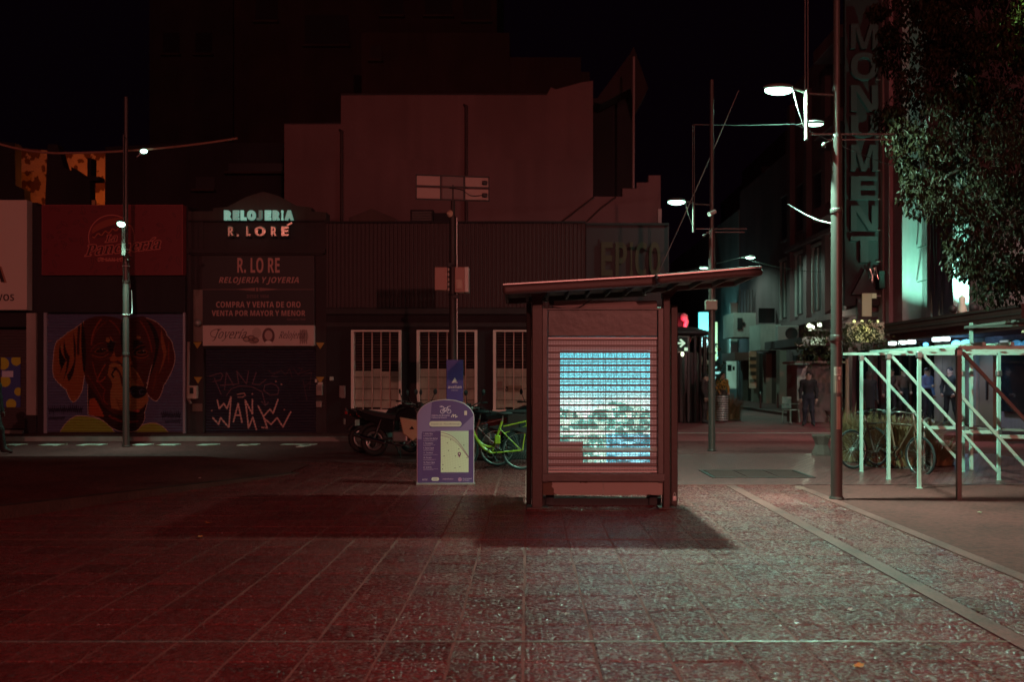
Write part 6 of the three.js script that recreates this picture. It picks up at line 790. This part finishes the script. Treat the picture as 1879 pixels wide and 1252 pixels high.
function motorcycle(label, pos, turn, tankM, sideM, opt = {}) {     // faces +x
  const t = thing('motorcycle', label, 'motorcycle', pos, turn, undefined), R = 0.3, f = [0.66, R], r = [-0.6, R];
  wheel(R, 0.045, f[0], f[1], t, mat.steel, 18, 0.9); wheel(R, 0.06, r[0], r[1], t, mat.steel, 18, 1);
  const P = (pts, w, m, name, b = 0.02) => part(name, uvm(new THREE.ExtrudeGeometry(new THREE.Shape(pts.map(([x, y]) => new THREE.Vector2(x, y))), { depth: w - 2 * b, bevelThickness: b, bevelSize: b, bevelSegments: 2, steps: 1 }).translate(0, 0, -w / 2 + b)), m, t);
  part('frame', [rod([0.38, 0.82, 0], [0.2, 0.34, 0.08], 0.022), rod([0.38, 0.82, 0], [0.2, 0.34, -0.08], 0.022), rod([0.2, 0.34, 0.08], [-0.25, 0.36, 0.1], 0.022), rod([0.2, 0.34, -0.08], [-0.25, 0.36, -0.1], 0.022), rod([0.4, 0.84, 0], [-0.3, 0.7, 0], 0.025), rod([-0.25, 0.36, 0.1], [r[0], r[1], 0.1], 0.022), rod([-0.25, 0.36, -0.1], [r[0], r[1], -0.1], 0.022), rod([-0.3, 0.7, 0.1], [-0.85, 0.78, 0.08], 0.016), rod([-0.3, 0.7, -0.1], [-0.85, 0.78, -0.08], 0.016)], mat.darkMetal, t);
  P([[-0.1, 0.74], [0.0, 0.88], [0.2, 0.95], [0.36, 0.9], [0.4, 0.8], [0.2, 0.74]], 0.26, tankM, 'tank', 0.05);
  P([[-0.85, 0.86], [-0.8, 0.9], [-0.4, 0.84], [-0.1, 0.8], [-0.06, 0.74], [-0.4, 0.76], [-0.8, 0.82]], 0.24, mat.black, 'seat', 0.025);
  P([[-0.12, 0.72], [-0.3, 0.74], [-0.62, 0.8], [-0.92, 0.9], [-0.9, 0.82], [-0.5, 0.66], [-0.3, 0.5], [-0.14, 0.52]], 0.26, sideM, 'side_panel', 0.03);
  part('engine', [rbox(0.34, 0.22, 0.24, 0.04, 0.0, 0.4, 0, 2), rbox(0.16, 0.26, 0.16, 0.02, 0.1, 0.58, 0, 2)].concat([0, 1, 2, 3, 4].map((i) => rbox(0.22, 0.012, 0.2, 0.004, 0.1, 0.5 + i * 0.045, 0))), mat.steel, t);
  part('exhaust', [wire([[0.16, 0.5, 0.1], [0.25, 0.34, 0.12], [0.1, 0.24, 0.14], [-0.3, 0.28, 0.15]], 0.022), rod([-0.3, 0.28, 0.15], [-0.82, 0.4, 0.17], 0.045, 12)], mat.chrome, t);
  part('fork', [rod([0.36, 0.95, 0.08], [f[0], f[1], 0.08], 0.022), rod([0.36, 0.95, -0.08], [f[0], f[1], -0.08], 0.022)], mat.chrome, t);
  const fend = (cx, a0, a1, w, m, n) => { const pts = []; for (let i = 0; i <= 12; i++) { const a = a0 + (a1 - a0) * i / 12; pts.push(V(cx + (R + 0.04) * Math.cos(a), R + (R + 0.04) * Math.sin(a), 0)); } part(n, new THREE.TubeGeometry(new THREE.CatmullRomCurve3(pts), 24, w, 8).scale(1, 1, 1.5), m, t); };
  fend(f[0], 0.5, 2.4, 0.035, sideM, 'front_fender'); fend(r[0], 0.7, 2.6, 0.045, mat.black, 'rear_fender');
  const hb = part('handlebar', wire([[0.22, 1.06, -0.36], [0.32, 1.05, -0.2], [0.36, 0.98, 0], [0.32, 1.05, 0.2], [0.22, 1.06, 0.36]], 0.014, 20, 6), mat.chrome, t); part('grip', [rod([0.26, 1.06, 0.27], [0.2, 1.06, 0.38], 0.02), rod([0.26, 1.06, -0.27], [0.2, 1.06, -0.38], 0.02)], mat.rubber, hb);
  for (const s of [-1, 1]) part('mirror', [rod([0.3, 1.06, s * 0.24], [0.26, 1.24, s * 0.32], 0.008), ball(0.06, 0.26, 1.27, s * 0.33, 0.3, 1, 1.1)], mat.black, hb);
  const hl = part('headlight', [ball(0.1, 0.5, 0.92, 0, 0.8, 1, 1), rbox(0.06, 0.1, 0.18, 0.02, 0.42, 1.0, 0, 2)], mat.black, t); part('lens', ball(0.085, 0.55, 0.92, 0, 0.5, 1, 1), mat.chrome, hl);
  part('tail_light', [rbox(0.06, 0.06, 0.14, 0.015, -0.94, 0.84, 0, 2), rod([-0.88, 0.8, -0.14], [-0.88, 0.8, 0.14], 0.012)], M(0.4, 0.02, 0.02, 0.2), t); part('plate', rbox(0.012, 0.12, 0.18, 0.003, -0.98, 0.66, 0), mat.whitePaint, t);
  part('shock', [rod([-0.4, 0.74, 0.11], [r[0] + 0.03, r[1] + 0.02, 0.11], 0.025, 10), rod([-0.4, 0.74, -0.11], [r[0] + 0.03, r[1] + 0.02, -0.11], 0.025, 10)], mat.chrome, t); part('foot_peg', [rod([-0.12, 0.3, 0.1], [-0.12, 0.3, 0.24], 0.014), rod([0.02, 0.26, 0.12], [0.1, 0.0, 0.3], 0.014)], mat.darkMetal, t);
  if (opt.box) { const b = part('delivery_cover', uvm(new THREE.ExtrudeGeometry(new THREE.Shape([[0.05, 0.76], [0.42, 0.7], [0.5, 0.52], [0.3, 0.36], [0.12, 0.48]].map(([x, y]) => new THREE.Vector2(x, y))), { depth: 0.3, bevelThickness: 0.03, bevelSize: 0.03, bevelSegments: 2 }).translate(0, 0, -0.15)), M(0.5, 0.3, 0.2, 0.45), t); part('badge', prism([[0.24, 0.56], [0.34, 0.56], [0.3, 0.62]], 0.01, 0.185), mat.darkMetal, b); }
  return t;
}
{
  const gloss = M(0.012, 0.012, 0.014, 0.16, 0, { clearcoat: 1, clearcoatRoughness: 0.08 }), red = M(0.12, 0.012, 0.012, 0.22, 0, { clearcoat: 1, clearcoatRoughness: 0.1 });
  const Z = (px, d) => (px - CX) / F * d;
  motorcycle('black motorcycle with fat tyres at the left end of the parked row', [Z(718, 20.9), 0, -20.9], 0.35, gloss, gloss);
  motorcycle('motorcycle with a sand coloured fairing just left of the map board', [Z(738, 19.7), 0, -19.7], -0.3, gloss, gloss, { box: true });
  motorcycle('dark motorcycle hidden mostly behind the map board', [Z(800, 20.4), 0, -20.4], 2.6, red, gloss);
  motorcycle('dark motorcycle with tall mirrors right of the map board', [Z(892, 19.6), 0, -19.6], PI - 0.5, gloss, red);
  motorcycle('black motorcycle nearest the shelter in the parked row', [Z(950, 20.3), 0, -20.3], 0.5, gloss, gloss);
}

// ------------------------------------------------------------------ people
function person(label, place, turn, look, J = {}) {
  const K = 1.74, j = { pelvis: [0, 0.95, 0], waist: [0, 1.1, 0], chest: [0, 1.3, 0], neck: [0, 1.47, 0.0], head: [0, 1.61, 0.02], sl: [0.18, 1.4, 0], sr: [-0.18, 1.4, 0], el: [0.25, 1.14, 0], er: [-0.25, 1.14, 0], wl: [0.25, 0.88, 0.07], wr: [-0.25, 0.88, 0.07], hl: [0.09, 0.92, 0], hr: [-0.09, 0.92, 0], kl: [0.11, 0.5, 0.02], kr: [-0.11, 0.5, 0.02], al: [0.12, 0.09, -0.01], ar: [-0.12, 0.09, -0.01], tl: [0.14, 0.035, 0.15], tr: [-0.14, 0.035, 0.15], ...J };
  const bones = [['pelvis', 'waist', 0.135, 0.125, 1], ['waist', 'chest', 0.13, 0.15, 0], ['chest', 'neck', 0.13, 0.07, 0], ['sl', 'sr', 0.075, 0.075, 0], ['neck', 'head', 0.055, 0.06, 2], ['sl', 'el', 0.062, 0.05, 0], ['sr', 'er', 0.062, 0.05, 0], ['el', 'wl', 0.05, 0.036, 0], ['er', 'wr', 0.05, 0.036, 0], ['hl', 'kl', 0.095, 0.065, 1], ['hr', 'kr', 0.095, 0.065, 1], ['kl', 'al', 0.064, 0.048, 1], ['kr', 'ar', 0.064, 0.048, 1], ['al', 'tl', 0.05, 0.035, 3], ['ar', 'tr', 0.05, 0.035, 3]].map(([a, b, r1, r2, c]) => { const A = j[a], B = j[b], k = look.bulk ?? 1; return { A, D: [B[0] - A[0], B[1] - A[1], B[2] - A[2]], r1: r1 * (c < 2 ? k : 1), r2: r2 * (c < 2 ? k : 1), c }; });
  for (const b of bones) b.L = b.D[0] ** 2 + b.D[1] ** 2 + b.D[2] ** 2;
  const N = 112, S = 0.95, cy = 0.9, hd = j.head;
  const field = (x, y, z, which) => {
    let s = 0, best = 9, col = 0; const k = 45;
    for (const b of bones) { const px = x - b.A[0], py = y - b.A[1], pz = z - b.A[2], t = Math.max(0, Math.min(1, (px * b.D[0] + py * b.D[1] + pz * b.D[2]) / b.L)), d = Math.hypot(px - t * b.D[0], py - t * b.D[1], (pz - t * b.D[2]) * (b.c < 2 && b.r1 > 0.1 ? 1.25 : 1)) - (b.r1 + (b.r2 - b.r1) * t); if (d < best) { best = d; col = b.c; } if (d < 0.2) s += Math.exp(-k * d); }
    const hx = (x - hd[0]) / 0.078, hy = (y - hd[1]) / 0.115, hz = (z - hd[2]) / 0.098, h = (Math.hypot(hx, hy, hz) - 1) * 0.085, nose = Math.hypot(x - hd[0], (y - hd[1] + 0.02) * 0.8, z - hd[2] - 0.1) - 0.018, chin = Math.hypot(x - hd[0], y - hd[1] + 0.085, z - hd[2] - 0.045) - 0.04, ear = Math.hypot((Math.abs(x - hd[0]) - 0.08) * 1.6, (y - hd[1]) * 0.8, z - hd[2] + 0.005) - 0.028; const dh = Math.min(h, nose, chin, ear);
    if (dh < best) { best = dh; col = 2; } if (dh < 0.2) s += Math.exp(-k * 1.6 * dh);
    return which ? col : s > 0 ? -Math.log(s) / k : Math.min(best, 0.3);
  };
  const mc = new MarchingCubes(N, mat.black, false, false, 90000); mc.isolation = 0;
  for (let z = 0; z < N; z++) for (let y = 0; y < N; y++) for (let x = 0; x < N; x++) { const X = (x - N / 2) / (N / 2) * S, Z = (z - N / 2) / (N / 2) * S; mc.field[x + y * N + z * N * N] = Math.abs(X) > 0.6 || Math.abs(Z) > 0.55 ? -0.3 : -field(X, (y - N / 2) / (N / 2) * S + cy, Z, false); }
  mc.update();
  const n = mc.count, pos = new Float32Array(mc.positionArray.subarray(0, n * 3)), nor = new Float32Array(mc.normalArray.subarray(0, n * 3));
  for (let i = 0; i < n; i++) { pos[i * 3] *= S; pos[i * 3 + 1] = pos[i * 3 + 1] * S + cy; pos[i * 3 + 2] *= S; }
  let g = new THREE.BufferGeometry(); g.setAttribute('position', new THREE.BufferAttribute(pos, 3)); g.setAttribute('normal', new THREE.BufferAttribute(nor, 3)); g.setAttribute('uv', new THREE.BufferAttribute(new Float32Array(n * 2), 2));
  // hands: a palm and five bent fingers each
  const hands = []; for (const [e, w, s] of [['el', 'wl', 1], ['er', 'wr', -1]]) {
    const W = V(...j[w]), dir = W.clone().sub(V(...j[e])).normalize(), side = V(0, 0, 1).addScaledVector(dir, -dir.z).normalize(), inn = V().crossVectors(dir, side).multiplyScalar(s), pt = (a, b, c) => W.clone().addScaledVector(dir, a).addScaledVector(side, b).addScaledVector(inn, c);
    hands.push(ball(1, 0, 0, 0, 0.045, 0.05, 0.042).translate(...pt(0.05, 0, 0).toArray())); [-0.03, -0.01, 0.01, 0.03].forEach((b, i) => { const L = [0.06, 0.075, 0.08, 0.072][i]; hands.push(wire([pt(0.08, b, 0), pt(0.08 + L * 0.5, b, 0.008), pt(0.08 + L * 0.85, b, 0.035)], 0.0085, 6, 5)); }); hands.push(wire([pt(0.03, 0.035, 0), pt(0.07, 0.06, 0.012), pt(0.1, 0.055, 0.03)], 0.01, 6, 5)); }
  g = merge([g, ...hands]);
  const P = g.attributes.position, C = new Float32Array(P.count * 3); for (let i = 0; i < P.count; i++) { const y = P.getY(i), k = i >= n ? 2 : field(P.getX(i), y, P.getZ(i), true); C.set(k === 2 && y > hd[1] - 0.02 && P.getZ(i) > hd[2] + 0.07 && Math.abs(Math.abs(P.getX(i) - hd[0]) - 0.03) < 0.014 && Math.abs(y - hd[1] - 0.01) < 0.012 ? [0.03, 0.02, 0.02] : [look.top, look.legs, look.skin ?? [0.42, 0.27, 0.21], look.shoes ?? [0.03, 0.03, 0.03]][k], i * 3); }
  g.setAttribute('color', new THREE.BufferAttribute(C, 3));
  const t = thing('person', label, 'person', place, turn); part('body', g, new THREE.MeshStandardMaterial({ vertexColors: true, roughness: 0.8 }), t);
  const hair = new THREE.SphereGeometry(0.108, 16, 10, 0, 2 * PI, 0, 1.75).scale(0.86, 1.15, 1).rotateX(-0.35).translate(hd[0], hd[1] + 0.016, hd[2] - 0.012); part(look.cap ? 'cap' : 'hair', hair, M(...(look.hair ?? [0.02, 0.015, 0.015]), 0.8), t);
  if (look.coat) part('coat', lathe([[0.15, 0.62], [0.2, 0.64], [0.19, 0.95], [0.2, 1.2], [0.19, 1.38], [0.09, 1.48]], 16).scale(1, 1, 0.72), M(...look.top, 0.85), t);
  return t;
}
{
  const G = (px, py, y = 0) => { const d = (CAM - y) * F / (py - HY); return [(px - CX) / F * d, y, -d]; };
  const jn = (dx) => ({ el: [0.27, 1.15, -0.02], er: [-0.27, 1.15, -0.02], wl: [0.2, 0.95, 0.12], wr: [-0.2, 0.95, 0.12], ...dx });
  person('man in a dark jacket and jeans standing in the walking street', G(1483, 782), -0.25, { top: [0.016, 0.013, 0.016], legs: [0.022, 0.022, 0.036], bulk: 1.08 }, { al: [0.15, 0.09, 0.02], ar: [-0.13, 0.09, -0.05], tl: [0.17, 0.035, 0.18], tr: [-0.16, 0.035, 0.1] });
  person('man in black with hands at his pockets before the stone pier', [12.55, 0.12, -29.6], -0.9, { top: [0.012, 0.012, 0.014], legs: [0.012, 0.012, 0.014] }, jn({ kl: [0.17, 0.5, 0.02], al: [0.24, 0.09, 0], tl: [0.28, 0.035, 0.15], kr: [-0.12, 0.5, 0.0], ar: [-0.16, 0.09, -0.02] }));
  person('person in a blue patterned top and dark trousers by the cinema entrance', [12.5, 0.12, -31.2], 0.5, { top: [0.14, 0.2, 0.4], legs: [0.02, 0.02, 0.03], shoes: [0.6, 0.65, 0.65] }, { wr: [-0.12, 1.15, 0.26], er: [-0.26, 1.12, 0.05] });
  person('person in brown standing in shade left of the blue top', [12.6, 0.12, -33.4], 0.2, { top: [0.09, 0.05, 0.035], legs: [0.02, 0.017, 0.017], shoes: [0.3, 0.2, 0.15] }, jn());
  person('second person in brown close beside the first in the entrance shade', [12.3, 0.12, -33.7], -0.4, { top: [0.06, 0.04, 0.035], legs: [0.02, 0.017, 0.02] }, {});
  person('figure in a long black coat behind the leftmost leg of the white frame', [10.2, 0, -29.8], 0.3, { top: [0.006, 0.006, 0.007], legs: [0.006, 0.006, 0.007], skin: [0.05, 0.03, 0.025], coat: true, bulk: 1.15 }, {});
  person('person in a mustard top beyond the striped litter bin', [7.35, 0, -37.6], 0.4, { top: [0.4, 0.2, 0.04], legs: [0.04, 0.03, 0.03] }, jn());
  person('dark stooping figure beside the slatted kiosk', [5.9, 0, -33.3], 1.2, { top: [0.04, 0.02, 0.02], legs: [0.03, 0.02, 0.02] }, { pelvis: [0, 0.86, 0], head: [0, 1.56, 0.06] });
  person('dark figure in black cut off by the left edge of the view', [-10.94, 0.0, -20.3], 1.4, { top: [0.008, 0.006, 0.007], legs: [0.008, 0.006, 0.007], skin: [0.06, 0.035, 0.03], coat: true, bulk: 1.2 }, { kl: [0.1, 0.5, 0.14], al: [0.1, 0.1, 0.22], tl: [0.11, 0.05, 0.38], kr: [-0.1, 0.5, -0.04], ar: [-0.1, 0.12, -0.22], tr: [-0.11, 0.05, -0.08] });
}
scene.traverse((o) => { if (o.isMesh) o.castShadow = o.receiveShadow = true; });
renderer.render(scene, camera);
